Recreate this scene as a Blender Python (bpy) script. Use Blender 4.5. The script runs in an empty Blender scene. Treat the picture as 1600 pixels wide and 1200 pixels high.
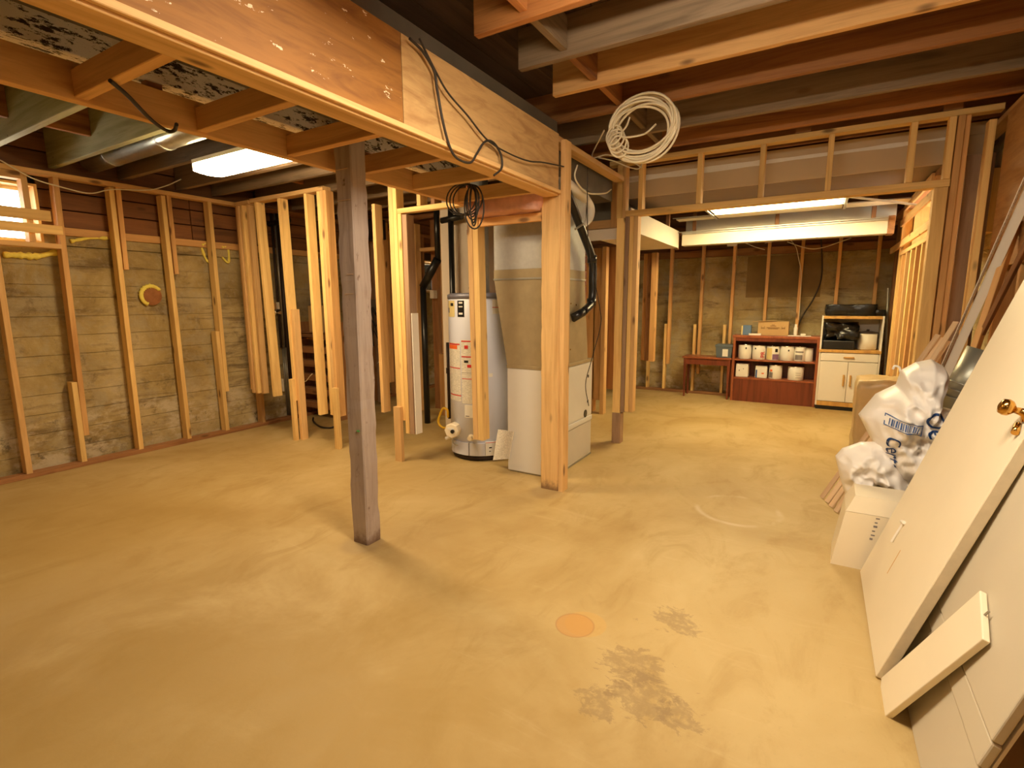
import bpy, bmesh, math, random
from mathutils import Vector, Matrix, noise
random.seed(7)
sc = bpy.context.scene
C = sc.collection
V = Vector

# ------------------------------------------------------------------ camera
CAMZ = 1.35
FL = 798.7
yaw, pit, rol = map(math.radians, (30.757, 9.038, -0.369))
fwd = V((-math.sin(yaw)*math.cos(pit), math.cos(yaw)*math.cos(pit), -math.sin(pit)))
rt = V((math.cos(yaw), math.sin(yaw), 0)); up = rt.cross(fwd)
rt, up = rt*math.cos(rol)+up*math.sin(rol), -rt*math.sin(rol)+up*math.cos(rol)
cd = bpy.data.cameras.new('camera'); cam = bpy.data.objects.new('camera', cd); C.objects.link(cam)
cd.sensor_width = 36; cd.lens = FL/1600*36; cd.clip_start = 0.05; cd.clip_end = 100
cam.matrix_world = Matrix(((rt.x, up.x, -fwd.x, 0), (rt.y, up.y, -fwd.y, 0), (rt.z, up.z, -fwd.z, CAMZ), (0, 0, 0, 1)))
sc.camera = cam

# ------------------------------------------------------------------ world, exposure, lamps
w = bpy.data.worlds.new('world'); sc.world = w; w.use_nodes = True
w.node_tree.nodes['Background'].inputs[0].default_value = (1.0, 0.93, 0.80, 1)
w.node_tree.nodes['Background'].inputs[1].default_value = 11.0
LIGHT = (1.0, 0.74, 0.42); LIGHT_N = (1.0, 0.83, 0.60)
TUBE_L, TUBE_F, TUBE_N, FILL_B, TUBE_M = 40.0, 46.0, 44.0, 4.0, 4.0
sc.view_settings.view_transform = 'Standard'; sc.view_settings.look = 'None'
sc.view_settings.exposure = 0.5; sc.view_settings.gamma = 1; sc.view_settings.use_curve_mapping = False
sc.cycles.use_denoising = True
sc.cycles.max_bounces = 8; sc.cycles.diffuse_bounces = 5; sc.cycles.sample_clamp_indirect = 8
sc.cycles.caustics_reflective = False; sc.cycles.caustics_refractive = False

# a pixel of the 1600x1200 photograph turned into a point on a plane of the room
def ray(px, py): return rt*((px-800)/FL)-up*((py-600)/FL)+fwd
def _at(px, py, ax, v):
    d = ray(px, py); o = V((0, 0, CAMZ)); return o+d*((v-o[ax])/d[ax])
def XP(px, py, x): return _at(px, py, 0, x)
def YP(px, py, y): return _at(px, py, 1, y)
def ZP(px, py, z=0): return _at(px, py, 2, z)

# ------------------------------------------------------------------ materials
class NT:
    def __init__(s, name):
        s.m = bpy.data.materials.new(name); s.m.use_nodes = True; s.t = s.m.node_tree; s.n = s.t.nodes
        s.b = s.n['Principled BSDF']; s.tc = s.n.new('ShaderNodeTexCoord'); s.oi = None
    def link(s, a, b): s.t.links.new(a, b)
    def _in(s, sock, v):
        if v is None: return
        if hasattr(v, 'links') or isinstance(v, bpy.types.NodeSocket): s.link(v, sock)
        else:
            if hasattr(sock, 'default_value') and isinstance(v, (tuple, list)) and len(v) == 3 and sock.type == 'RGBA': v = (*v, 1)
            sock.default_value = v
    def vm(s, op, a, b=None, c=None):
        n = s.n.new('ShaderNodeVectorMath'); n.operation = op
        for i, v in enumerate((a, b, c)):
            if v is not None: s._in(n.inputs['Scale'] if (op == 'SCALE' and i == 1) else n.inputs[i], v)
        return n.outputs['Value'] if op in ('DISTANCE', 'LENGTH', 'DOT_PRODUCT') else n.outputs[0]
    def ma(s, op, a, b=None, c=None, clamp=False):
        n = s.n.new('ShaderNodeMath'); n.operation = op; n.use_clamp = clamp
        for i, v in enumerate((a, b, c)):
            if v is not None: s._in(n.inputs[i], v)
        return n.outputs[0]
    def noise(s, vec, scale, detail=4, rough=.6, dist=0):
        n = s.n.new('ShaderNodeTexNoise'); s._in(n.inputs['Vector'], vec)
        n.inputs['Scale'].default_value = scale; n.inputs['Detail'].default_value = detail
        n.inputs['Roughness'].default_value = rough; n.inputs['Distortion'].default_value = dist
        return n.outputs[0]
    def voro(s, vec, scale, feat='F1'):
        n = s.n.new('ShaderNodeTexVoronoi'); n.feature = feat; s._in(n.inputs['Vector'], vec); n.inputs['Scale'].default_value = scale
        return n.outputs['Distance']
    def step(s, v, a, b):
        n = s.n.new('ShaderNodeMapRange'); n.interpolation_type = 'SMOOTHSTEP'; s._in(n.inputs[0], v)
        n.inputs[1].default_value = a; n.inputs[2].default_value = b
        return n.outputs[0]
    def ramp(s, f, stops):
        n = s.n.new('ShaderNodeValToRGB'); e = n.color_ramp.elements
        while len(e) < len(stops): e.new(.5)
        for k, (p, c) in zip(e, stops): k.position = p; k.color = (*c, 1)
        s._in(n.inputs[0], f); return n.outputs[0]
    def mix(s, f, a, b, mode='MIX'):
        n = s.n.new('ShaderNodeMix'); n.data_type = 'RGBA'; n.blend_type = mode
        s._in(n.inputs[0], f); s._in(n.inputs[6], a); s._in(n.inputs[7], b); return n.outputs[2]
    def rnd(s):
        if not s.oi: s.oi = s.n.new('ShaderNodeObjectInfo')
        return s.oi.outputs['Random']
    def bump(s, h, st=.3, d=.01):
        n = s.n.new('ShaderNodeBump'); n.inputs['Strength'].default_value = st; n.inputs['Distance'].default_value = d
        s._in(n.inputs['Height'], h); s.link(n.outputs[0], s.b.inputs['Normal'])
    def fin(s, col, rough=.7, metal=0):
        s._in(s.b.inputs['Base Color'], col); s._in(s.b.inputs['Roughness'], rough); s.b.inputs['Metallic'].default_value = metal
        return s.m

def wood(name, light, dark, knot=(.14, .06, .02), knots=1.0, vary=.25, rough=.7, spots=None, zs=1.1, rings=60, foot=False):
    s = NT(name); r = s.rnd()
    off = s.n.new('ShaderNodeCombineXYZ')
    for i in range(3): s.link(s.ma('MULTIPLY', r, 37.0+11*i), off.inputs[i])
    v = s.vm('ADD', s.tc.outputs['Object'], off.outputs[0])
    g = s.noise(s.vm('MULTIPLY', v, (14, 14, zs)), 1.0, 6, .6, .8)
    fine = s.noise(s.vm('MULTIPLY', v, (rings*2.5, rings*2.5, 4)), 1.0, 3, .6)
    c = s.ramp(g, [(.30, dark), (.52, light), (.72, tuple(min(1, x*1.12) for x in light))])
    c = s.mix(s.ma('MULTIPLY', s.step(fine, .45, .7), .28), c, dark)
    if knots:
        k = s.voro(s.vm('MULTIPLY', v, (7, 7, 2.6)), 1.0)
        c = s.mix(s.ma('MULTIPLY', s.ma('SUBTRACT', 1, s.step(k, .05, .16)), .85*knots), c, knot)
    if spots:
        sp = s.noise(s.vm('MULTIPLY', v, (9, 9, 4)), 3.0, 5, .7)
        c = s.mix(s.step(sp, *spots[1]), c, spots[0])
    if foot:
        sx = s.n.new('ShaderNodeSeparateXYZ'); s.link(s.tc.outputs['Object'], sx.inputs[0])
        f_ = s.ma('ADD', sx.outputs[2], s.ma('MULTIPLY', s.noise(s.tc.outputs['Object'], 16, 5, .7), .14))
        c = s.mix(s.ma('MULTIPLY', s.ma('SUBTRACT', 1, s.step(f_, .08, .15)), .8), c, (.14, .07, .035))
    br = s.ma('ADD', 1-vary/2, s.ma('MULTIPLY', s.ma('FRACT', s.ma('MULTIPLY', r, 7.31)), vary))
    c = s.vm('SCALE', c, br)
    s.bump(s.ma('ADD', g, fine), .15, .003)
    return s.fin(c, rough)

def plain(name, col, rough=.5, metal=0, var=.08, scale=8, bump=0):
    s = NT(name); n = s.noise(s.tc.outputs['Object'], scale, 4)
    c = s.vm('SCALE', s.mix(0, col, col), s.ma('ADD', 1-var, s.ma('MULTIPLY', n, 2*var)))
    if bump: s.bump(n, bump, .01)
    return s.fin(c, rough, metal)

def emit(name, col, st):
    m = bpy.data.materials.new(name); m.use_nodes = True; n = m.node_tree.nodes; n.remove(n['Principled BSDF'])
    e = n.new('ShaderNodeEmission'); e.inputs[0].default_value = (*col, 1); e.inputs[1].default_value = st
    m.node_tree.links.new(e.outputs[0], n['Material Output'].inputs[0]); return m

M = {}
M['pine'] = wood('pine', (.74, .47, .20), (.56, .31, .11))
M['pine_foot'] = wood('pine_stained_foot', (.74, .48, .20), (.58, .33, .12), foot=True)
M['pine_y'] = wood('pine_yellow', (.88, .60, .23), (.70, .42, .14))
M['orange'] = wood('orange_pine', (.78, .45, .17), (.56, .28, .09))
M['brown'] = wood('brown_lumber', (.36, .17, .065), (.20, .085, .03), vary=.4)
M['red'] = wood('reddish_joist', (.42, .175, .05), (.20, .07, .022), knots=.7, vary=.6)
M['grey_joist'] = wood('grey_joist', (.29, .20, .12), (.15, .10, .055), knots=.6, vary=.3)
M['green_joist'] = wood('limewashed_joist', (.52, .51, .27), (.34, .32, .15), knots=0, vary=.4, spots=((.06, .035, .02), (.66, .70)))
M['plank'] = wood('sheathing_plank', (.26, .11, .038), (.12, .05, .02), vary=.6)
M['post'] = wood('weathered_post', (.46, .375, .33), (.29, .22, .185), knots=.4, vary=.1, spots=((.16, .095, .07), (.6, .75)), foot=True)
M['oldstud'] = wood('grey_brown_stud', (.40, .26, .16), (.25, .14, .08), knots=.8)
M['ply'] = wood('plywood_light', (.60, .38, .16), (.42, .23, .085), knots=0, vary=.05, zs=3.5, rings=25, spots=((.78, .62, .38), (.70, .74)))
M['ply_o'] = wood('plywood_orange', (.36, .155, .03), (.20, .075, .014), knots=0, vary=.05, zs=2.5, rings=25, spots=((.88, .74, .52), (.645, .655)))
M['panelpaint'] = plain('panel_paint', (.60, .53, .40), .5, var=.05, scale=3)
M['drywall_b'] = plain('drywall_pale', (.66, .53, .36), .9, var=.06, scale=5)
M['drywall_shaded'] = plain('drywall_shaded_underside', (.22, .16, .13), .9)  # shade under the bulkhead is put into this darker drywall colour
M['osb'] = wood('panel_board', (.52, .28, .10), (.36, .17, .05), knots=.3, vary=.1, zs=2.5)
M['mahog'] = wood('mahogany', (.20, .045, .018), (.10, .02, .009), knots=0, vary=.1, rough=.35)
M['mahog_e'] = wood('mahogany_edge', (.34, .10, .035), (.22, .05, .02), knots=0, vary=.1, rough=.35)
M['oak'] = wood('oak_trim', (.62, .36, .10), (.45, .23, .06), knots=0, vary=.1, rough=.4)
M['lath'] = wood('trim_wood', (.80, .58, .36), (.66, .42, .24), knots=0, vary=.2)
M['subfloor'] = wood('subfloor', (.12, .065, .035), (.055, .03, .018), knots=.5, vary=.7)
M['white'] = plain('white_laminate', (.84, .80, .72), .35, var=.03)
M['cream'] = plain('cream_paint', (.86, .76, .57), .45, var=.05, scale=3)
M['drywall'] = plain('drywall_paper', (.80, .70, .58), .9, var=.08, scale=5)
M['drywall_w'] = plain('drywall_face', (.66, .60, .47), .85, var=.05, scale=4)
M['plaster'] = plain('joint_compound', (.97, .95, .90), .8, var=.06, scale=20, bump=.4)
M['galv'] = plain('galvanised', (.42, .41, .36), .42, .75, var=.22, scale=14)
M['galv_b'] = plain('galvanised_bright', (.60, .60, .50), .28, .9, var=.25, scale=20)
M['plenum'] = plain('plenum_sheet', (.56, .57, .56), .6, .25, var=.16, scale=30)
M['plenum_b'] = plain('plenum_transition', (.42, .34, .20), .55, .3, var=.22, scale=10)
M['tin_dark'] = plain('dark_sheet', (.16, .14, .11), .5, .4, var=.35, scale=5)
M['furn'] = plain('furnace_enamel', (.76, .75, .71), .4, var=.03)
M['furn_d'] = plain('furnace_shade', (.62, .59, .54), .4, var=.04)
M['tank'] = plain('tank_enamel', (.66, .69, .82), .35, 0, var=.05, scale=3)
M['tank_r'] = plain('tank_rim', (.20, .20, .26), .4, .2)
M['black'] = plain('black_plastic', (.012, .012, .012), .3)
M['blackbag'] = plain('black_film', (.012, .011, .010), .22, bump=.5, scale=14)
M['rubber'] = plain('cable_black', (.03, .022, .016), .6)
M['copper'] = plain('copper', (.46, .16, .07), .35, .85, var=.2)
M['chrome'] = plain('chrome', (.75, .72, .65), .15, 1)
M['brass'] = plain('brass', (.62, .34, .08), .16, 1, var=.1)
M['cable'] = plain('cable_sheath', (.88, .80, .60), .5)
M['whitepvc'] = plain('white_pvc', (.80, .74, .62), .4)
M['iron'] = plain('iron_pipe', (.05, .035, .03), .5, .5)
M['yellow'] = plain('yellow_gas_line', (.85, .52, .03), .35)
M['foam'] = plain('spray_foam', (.92, .80, .16), .9, var=.2, scale=40, bump=.6)
M['pink'] = plain('pink_insulation', (.74, .40, .30), .9, var=.35, scale=12, bump=1.0)
M['brownhole'] = plain('brown_infill', (.32, .13, .045), .9, var=.5, scale=18, bump=1.0)
M['card'] = plain('cardboard', (.52, .34, .15), .85, var=.06)
M['cardprint'] = plain('cardboard_print', (.24, .13, .05), .85)
M['bluebox'] = plain('blue_grey_plastic', (.10, .13, .16), .5)
M['blue'] = plain('blue_print', (.03, .10, .32), .5)
M['bluegrey'] = plain('blue_book_cover', (.12, .20, .34), .5, var=.2)
M['paper'] = plain('white_paper', (.86, .82, .74), .8, var=.03)
M['labelw'] = plain('label_white', (.82, .80, .74), .6, var=.02)
M['labelr'] = plain('label_red', (.60, .03, .03), .5)
M['labelo'] = plain('label_orange', (.85, .16, .03), .5)
M['inkgrey'] = plain('ink_grey', (.22, .20, .20), .6)
M['mauve'] = plain('mauve_print', (.22, .12, .22), .6)
M['yellowish'] = plain('pale_yellow_label', (.75, .62, .28), .6)
M['bag'] = plain('white_film', (.92, .88, .84), .38, var=.04, bump=.25, scale=10)
M['wrap'] = plain('tan_plastic_wrap', (.62, .46, .24), .35, var=.15, bump=.6, scale=9)
M['duct'] = plain('duct_offcut', (.36, .36, .30), .4, .6, var=.2, scale=9)
M['darkgreen'] = plain('dark_green_board', (.05, .06, .045), .6)
M['tbar'] = plain('ceiling_grid_metal', (.45, .43, .38), .4, .3)
M['plywood_roll'] = plain('underlay_felt', (.42, .33, .20), .95, var=.25, scale=25, bump=.8)
M['tilew'] = plain('ceiling_tile', (.80, .74, .60), .9, var=.05)
def glass():
    m = bpy.data.materials.new('window_glass'); m.use_nodes = True; n = m.node_tree.nodes; n.remove(n['Principled BSDF']); L = m.node_tree.links.new
    t = n.new('ShaderNodeBsdfTransparent'); g = n.new('ShaderNodeBsdfGlossy'); g.inputs['Roughness'].default_value = .03; f = n.new('ShaderNodeFresnel'); f.inputs[0].default_value = 1.45
    x = n.new('ShaderNodeMixShader'); L(f.outputs[0], x.inputs[0]); L(t.outputs[0], x.inputs[1]); L(g.outputs[0], x.inputs[2]); L(x.outputs[0], n['Material Output'].inputs[0]); return m
M['glass'] = glass()
M['lamp_l'] = emit('lamp_lens', LIGHT, TUBE_L)
M['lamp_f'] = emit('lamp_far', (1.0, .78, .40), TUBE_F)
M['lamp_n'] = emit('lamp_near', LIGHT_N, TUBE_N)
M['lamp_fill'] = emit('lamp_back_fill', LIGHT_N, FILL_B)
M['lamp_m'] = emit('lamp_near_left', LIGHT, TUBE_M)

def concrete_wall(name):
    s = NT(name); v = s.tc.outputs['Object']
    big = s.noise(v, 1.6, 6, .65, .3)
    st = s.noise(s.vm('MULTIPLY', v, (1.2, 1.2, 7)), 1.0, 6, .7, .4)
    sp = s.noise(v, 28, 5, .7)
    c = s.ramp(big, [(.32, (.25, .175, .065)), (.5, (.41, .31, .13)), (.68, (.54, .44, .24))])
    c = s.mix(s.ma('MULTIPLY', s.step(st, .5, .66), .7), c, (.13, .085, .04))
    c = s.mix(s.ma('MULTIPLY', s.step(sp, .5, .75), .35), c, (.55, .47, .33))
    c = s.mix(s.ma('MULTIPLY', s.step(s.noise(v, 3.1, 5, .7, .5), .46, .62), .55), c, (.40, .35, .235))
    c = s.mix(s.ma('MULTIPLY', s.step(s.noise(v, 5.3, 7, .75, .3), .56, .68), .5), c, (.12, .085, .04))
    sx = s.n.new('ShaderNodeSeparateXYZ'); s.link(v, sx.inputs[0])
    low = s.ma('SUBTRACT', 1, s.step(sx.outputs[2], .25, .75))
    eff = s.step(s.noise(s.vm('MULTIPLY', v, (2, 2, 3.5)), 1.5, 7, .75), .47, .62)
    c = s.mix(s.ma('MULTIPLY', s.ma('MULTIPLY', low, eff), .7), c, (.66, .58, .42))
    mold = s.step(s.noise(v, 9, 6, .8), .58, .66)
    c = s.mix(s.ma('MULTIPLY', s.ma('MULTIPLY', low, mold), .6), c, (.06, .045, .025))
    s.bump(s.ma('ADD', sp, s.ma('MULTIPLY', st, 2)), .5, .012)
    return s.fin(c, .9)
M['concrete'] = concrete_wall('cast_concrete')

def floor_mat():
    s = NT('slab'); v = s.tc.outputs['Object']
    flat = s.vm('MULTIPLY', v, (1, 1, 0))
    warp = s.vm('ADD', flat, s.vm('SCALE', s.n.new('ShaderNodeTexNoise').outputs[1], 0.0))
    big = s.noise(flat, .75, 5, .6, .6)
    mid = s.noise(s.vm('MULTIPLY', flat, (2.0, 1.0, 1)), 2.2, 6, .65, .8)
    fine = s.noise(flat, 45, 5, .7)
    streak = s.noise(s.vm('MULTIPLY', flat, (1.2, 7, 1)), 1.5, 6, .7, .5)
    c = s.ramp(big, [(.30, (.40, .26, .085)), (.48, (.51, .36, .145)), (.66, (.60, .45, .21))])
    c = s.mix(s.ma('MULTIPLY', s.step(mid, .48, .72), .5), c, (.37, .235, .07))
    c = s.mix(s.ma('MULTIPLY', s.step(streak, .55, .8), .35), c, (.68, .53, .28))
    c = s.mix(s.ma('MULTIPLY', s.step(fine, .55, .8), .22), c, (.30, .20, .09))
    def near(x, y, r0, r1, sx=1, sy=1):
        d = s.vm('LENGTH', s.vm('MULTIPLY', s.vm('SUBTRACT', flat, (x, y, 0)), (sx, sy, 1)))
        return s.ma('SUBTRACT', 1, s.step(d, r0, r1))
    def ring(x, y, r, wd):
        d = s.vm('DISTANCE', flat, (x, y, 0)); return s.ma('SUBTRACT', 1, s.step(s.ma('ABSOLUTE', s.ma('SUBTRACT', d, r)), 0, wd))
    edge = s.noise(flat, 1.6, 5, .65, .5)
    for (x, y, r0, r1, a_) in ((-1.5, .55, .3, 1.9, .8), (-3.6, .9, .5, 2.6, .55), (-.3, .9, .1, .9, .35)):
        k = s.step(s.ma('ADD', near(x, y, r0, r1), s.ma('MULTIPLY', s.ma('SUBTRACT', edge, .5), 1.4)), .15, 1.0)
        c = s.mix(s.ma('MULTIPLY', k, a_), c, (.34, .205, .045))
    # round rust stain left by a can
    c = s.mix(s.ma('MULTIPLY', near(-.752, 1.862, .085, .09), .5), c, (.60, .36, .10))
    c = s.mix(s.ma('MULTIPLY', near(-.788, 1.832, .078, .082), .6), c, (.55, .27, .07))
    c = s.mix(s.ma('MULTIPLY', ring(-.788, 1.832, .08, .006), .5), c, (.38, .19, .07))
    # flaked patches
    pn = s.noise(s.vm('MULTIPLY', flat, (1.0, 1.7, 1)), 10, 7, .75, .8)
    for (x, y, r, t0) in ((-.42, 2.08, .16, .50), (-.50, 1.72, .20, .50), (-.42, 1.58, .2, .46), (-.55, 1.48, .13, .5), (-.30, 1.56, .13, .48)):
        k = s.ma('MULTIPLY', near(x, y, r*.3, r), s.step(pn, t0, t0+.03))
        k = s.step(s.ma('ADD', near(x, y, r*.1, r), s.ma('MULTIPLY', s.ma('SUBTRACT', pn, .5), 3.2)), .52, .60)
        k = s.ma('MULTIPLY', k, s.step(s.noise(flat, 30, 4, .7), .3, .55))
        c = s.mix(s.ma('MULTIPLY', s.ma('MULTIPLY', k, near(x, y, r*1.0, r*1.6)), .5), c, (.26, .17, .08))
    # pale arc in front of the far room, then darker spots about the post feet
    arc = s.ma('MULTIPLY', ring(-.36, 3.48, .25, .03), s.step(s.noise(flat, 3, 3), .42, .6))
    c = s.mix(s.ma('MULTIPLY', arc, .38), c, (.78, .68, .48))
    c = s.mix(s.ma('MULTIPLY', near(-1.95, 2.05, .1, .5), .25), c, (.34, .22, .09))
    for (x, y, r) in ((-2.13, 1.90, .14), (-1.58, 3.15, .16)):
        c = s.mix(s.ma('MULTIPLY', near(x, y, r*.6, r), .35), c, (.28, .19, .10))
    s.bump(s.ma('ADD', s.ma('MULTIPLY', mid, 2), s.ma('MULTIPLY', fine, .4)), .12, .01)
    return s.fin(c, s.ma('ADD', .42, s.ma('MULTIPLY', mid, .3)))
M['floor'] = floor_mat()

def brickmat():
    s = NT('brick_red'); n = s.noise(s.tc.outputs['Object'], 20, 4); return s.fin(s.vm('SCALE', s.mix(n, (.22, .06, .035), (.14, .035, .02)), s.ma('ADD', .7, s.ma('MULTIPLY', s.rnd(), .6))), .9)
M['brick'] = brickmat()
def peel():
    s = NT('peeling_white_paint'); v = s.tc.outputs['Object']
    n = s.noise(s.vm('MULTIPLY', v, (9, 9, 3.2)), 4.0, 7, .8)
    s.bump(n, .4, .004)
    return s.fin(s.mix(s.step(n, .535, .56), (.92, .89, .86), (.05, .035, .03)), .8)
M['peel'] = peel()
def print_lines(name, base, ink, sc_=170):
    s = NT(name); v = s.tc.outputs['Object']; sx = s.n.new('ShaderNodeSeparateXYZ'); s.link(v, sx.inputs[0])
    l = s.step(s.ma('SINE', s.ma('MULTIPLY', sx.outputs[2], 6.283*sc_/2)), .2, .6)
    br = s.step(s.noise(s.vm('MULTIPLY', v, (60, 60, sc_)), 1, 1), .45, .5)
    return s.fin(s.mix(s.ma('MULTIPLY', s.ma('MULTIPLY', l, br), .45), base, ink), .6)
M['print'] = print_lines('label_print', (.80, .77, .68), (.15, .14, .14))

# ------------------------------------------------------------------ mesh helpers
def link(name, me, mat=None, parent=None, loc=None, mw=None):
    o = bpy.data.objects.new(name, me); C.objects.link(o)
    if mat is not None and me is not None and not me.materials: me.materials.append(M[mat] if isinstance(mat, str) else mat)
    if mw is None: mw = Matrix.Translation(loc if loc is not None else (0, 0, 0))
    if parent is not None:
        o.parent = parent; o.matrix_local = WM[parent.name].inverted() @ mw
    else: o.matrix_world = mw
    WM[o.name] = mw.copy()
    return o
WM = {}
def tag(o, label=None, cat=None, group=None, kind=None):
    if label: o['label'] = label
    if cat: o['category'] = cat
    if group: o['group'] = group
    if kind: o['kind'] = kind
    return o
def thing(name, loc, label, cat, group=None, rz=0):
    return tag(link(name, None, None, None, mw=Matrix.Translation(loc) @ Matrix.Rotation(rz, 4, 'Z')), label, cat, group)

CACHE = {}
def box_mesh(w_, d_, h_, mat, ch=.0025):
    """chamfered board, centred, grain along local z"""
    key = (round(w_, 3), round(d_, 3), round(h_, 3), mat if isinstance(mat, str) else mat.name, ch)
    if key in CACHE: return CACHE[key]
    a, b, c = w_/2, d_/2, h_/2; ch = min(ch, a*.4, b*.4)
    if ch <= 0: pr = [(-a, -b), (a, -b), (a, b), (-a, b)]
    else: pr = [(-a+ch, -b), (a-ch, -b), (a, -b+ch), (a, b-ch), (a-ch, b), (-a+ch, b), (-a, b-ch), (-a, -b+ch)]
    n = len(pr); vs = [(x, y, -c) for x, y in pr]+[(x, y, c) for x, y in pr]
    fs = [(i, (i+1) % n, n+(i+1) % n, n+i) for i in range(n)]+[tuple(range(n))[::-1], tuple(range(n, 2*n))]
    me = bpy.data.meshes.new('board'); me.from_pydata(vs, [], fs); me.materials.append(M[mat] if isinstance(mat, str) else mat)
    CACHE[key] = me; return me
def bar(name, parent, x0, x1, y0, y1, z0, z1, mat, ch=.0025, rot=None):
    """axis-aligned board; the grain follows its longest side"""
    d = (abs(x1-x0), abs(y1-y0), abs(z1-z0)); c = V(((x0+x1)/2, (y0+y1)/2, (z0+z1)/2)); k = d.index(max(d))
    if k == 2: R, me = Matrix.Identity(3), box_mesh(d[0], d[1], d[2], mat, ch)
    elif k == 0: R, me = Matrix(((0, 0, 1), (1, 0, 0), (0, 1, 0))), box_mesh(d[1], d[2], d[0], mat, ch)
    else: R, me = Matrix(((0, 1, 0), (0, 0, 1), (1, 0, 0))), box_mesh(d[2], d[0], d[1], mat, ch)
    mw = Matrix.Translation(c) @ (R.to_4x4())
    if rot is not None: mw = Matrix.Translation(c) @ rot.to_4x4() @ R.to_4x4()
    return link(name, me, None, parent, mw=mw)
def beam(name, parent, p0, p1, w_, t_, u, mat, ch=.0025):
    """board between two points; u is the direction of its width w_"""
    p0, p1, u = V(p0), V(p1), V(u); z = (p1-p0); L = z.length; z.normalize(); x = (u-z*u.dot(z)).normalized(); y = z.cross(x)
    R = Matrix((x, y, z)).transposed()
    return link(name, box_mesh(w_, t_, L, mat, ch), None, parent, mw=Matrix.Translation((p0+p1)/2) @ R.to_4x4())

class MB:
    def __init__(s): s.v = []; s.f = []
    def quad(s, *p): n = len(s.v); s.v += [tuple(q) for q in p]; s.f.append(tuple(range(n, n+len(p)))); return s
    def box(s, x0, x1, y0, y1, z0, z1):
        n = len(s.v); s.v += [(x, y, z) for z in (z0, z1) for x, y in ((x0, y0), (x1, y0), (x1, y1), (x0, y1))]
        s.f += [tuple(n+i for i in q) for q in ((3, 2, 1, 0), (4, 5, 6, 7), (0, 1, 5, 4), (1, 2, 6, 5), (2, 3, 7, 6), (3, 0, 4, 7))]; return s
    def hexa(s, pts):
        n = len(s.v); s.v += [tuple(p) for p in pts]
        s.f += [tuple(n+i for i in q) for q in ((3, 2, 1, 0), (4, 5, 6, 7), (0, 1, 5, 4), (1, 2, 6, 5), (2, 3, 7, 6), (3, 0, 4, 7))]; return s
    def tube(s, pts, r, seg=8, closed=False):
        pts = [V(p) for p in pts]; n = len(pts); base = len(s.v); rr = r if isinstance(r, (list, tuple)) else [r]*n; prev = None
        for i, p in enumerate(pts):
            t = (pts[(i+1) % n]-pts[i-1]) if closed else (pts[min(i+1, n-1)]-pts[max(i-1, 0)])
            if t.length < 1e-9: t = V((0, 0, 1))
            t.normalize()
            a = prev if prev is not None else (V((0, 0, 1)) if abs(t.z) < .9 else V((1, 0, 0)))
            a = (a-t*a.dot(t)); a = a.normalized() if a.length > 1e-6 else t.orthogonal().normalized(); prev = a; b = t.cross(a)
            s.v += [tuple(p+(a*math.cos(2*math.pi*k/seg)+b*math.sin(2*math.pi*k/seg))*rr[i]) for k in range(seg)]
        m = n if closed else n-1
        for i in range(m):
            j = (i+1) % n
            s.f += [(base+i*seg+k, base+i*seg+(k+1) % seg, base+j*seg+(k+1) % seg, base+j*seg+k) for k in range(seg)]
        if not closed:
            s.f.append(tuple(base+k for k in range(seg))[::-1]); s.f.append(tuple(base+(n-1)*seg+k for k in range(seg)))
        return s
    def lathe(s, prof, c=(0, 0, 0), seg=32, axis='z'):
        base = len(s.v); n = len(prof)
        for r, z in prof:
            for k in range(seg):
                a = 2*math.pi*k/seg; p = (r*math.cos(a), r*math.sin(a), z)
                if axis == 'x': p = (p[2], p[0], p[1])
                if axis == 'y': p = (p[1], p[2], p[0])
                s.v.append((p[0]+c[0], p[1]+c[1], p[2]+c[2]))
        for i in range(n-1):
            s.f += [(base+i*seg+k, base+i*seg+(k+1) % seg, base+(i+1)*seg+(k+1) % seg, base+(i+1)*seg+k) for k in range(seg)]
        s.f.append(tuple(base+k for k in range(seg))[::-1]); s.f.append(tuple(base+(n-1)*seg+k for k in range(seg)))
        return s
    def build(s, name, mat, parent=None, smooth=False, origin=None, mw=None):
        me = bpy.data.meshes.new(name)
        o_ = V(origin) if origin is not None else V((0, 0, 0))
        me.from_pydata([tuple(V(p)-o_) for p in s.v], [], s.f); me.update()
        if smooth:
            for p in me.polygons: p.use_smooth = len(p.vertices) < 6
        return link(name, me, mat, parent, mw=mw if mw is not None else Matrix.Translation(o_))
def rbox(name, parent, x0, x1, y0, y1, z0, z1, mat, bev=.004, mw=None):
    bm = bmesh.new(); bmesh.ops.create_cube(bm, size=1)
    c = V(((x0+x1)/2, (y0+y1)/2, (z0+z1)/2))
    for v in bm.verts: v.co = V((v.co.x*(x1-x0), v.co.y*(y1-y0), v.co.z*(z1-z0)))
    bmesh.ops.bevel(bm, geom=bm.edges[:], offset=min(bev, abs(x1-x0)*.45, abs(y1-y0)*.45, abs(z1-z0)*.45), segments=2, affect='EDGES', profile=.5)
    me = bpy.data.meshes.new(name); bm.to_mesh(me); bm.free()
    return link(name, me, mat, parent, mw=(mw @ Matrix.Translation(c)) if mw is not None else Matrix.Translation(c))
def arc3(pts, n=10):
    """Catmull-Rom through the points"""
    P = [V(p) for p in pts]; P = [P[0]*2-P[1]]+P+[P[-1]*2-P[-2]]; out = []
    for i in range(1, len(P)-2):
        a, b, c, d = P[i-1:i+3]
        for k in range(n):
            t = k/n; out.append(.5*((2*b)+(c-a)*t+(2*a-5*b+4*c-d)*t*t+(3*b-a-3*c+d)*t**3))
    return out+[P[-2]]
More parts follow.
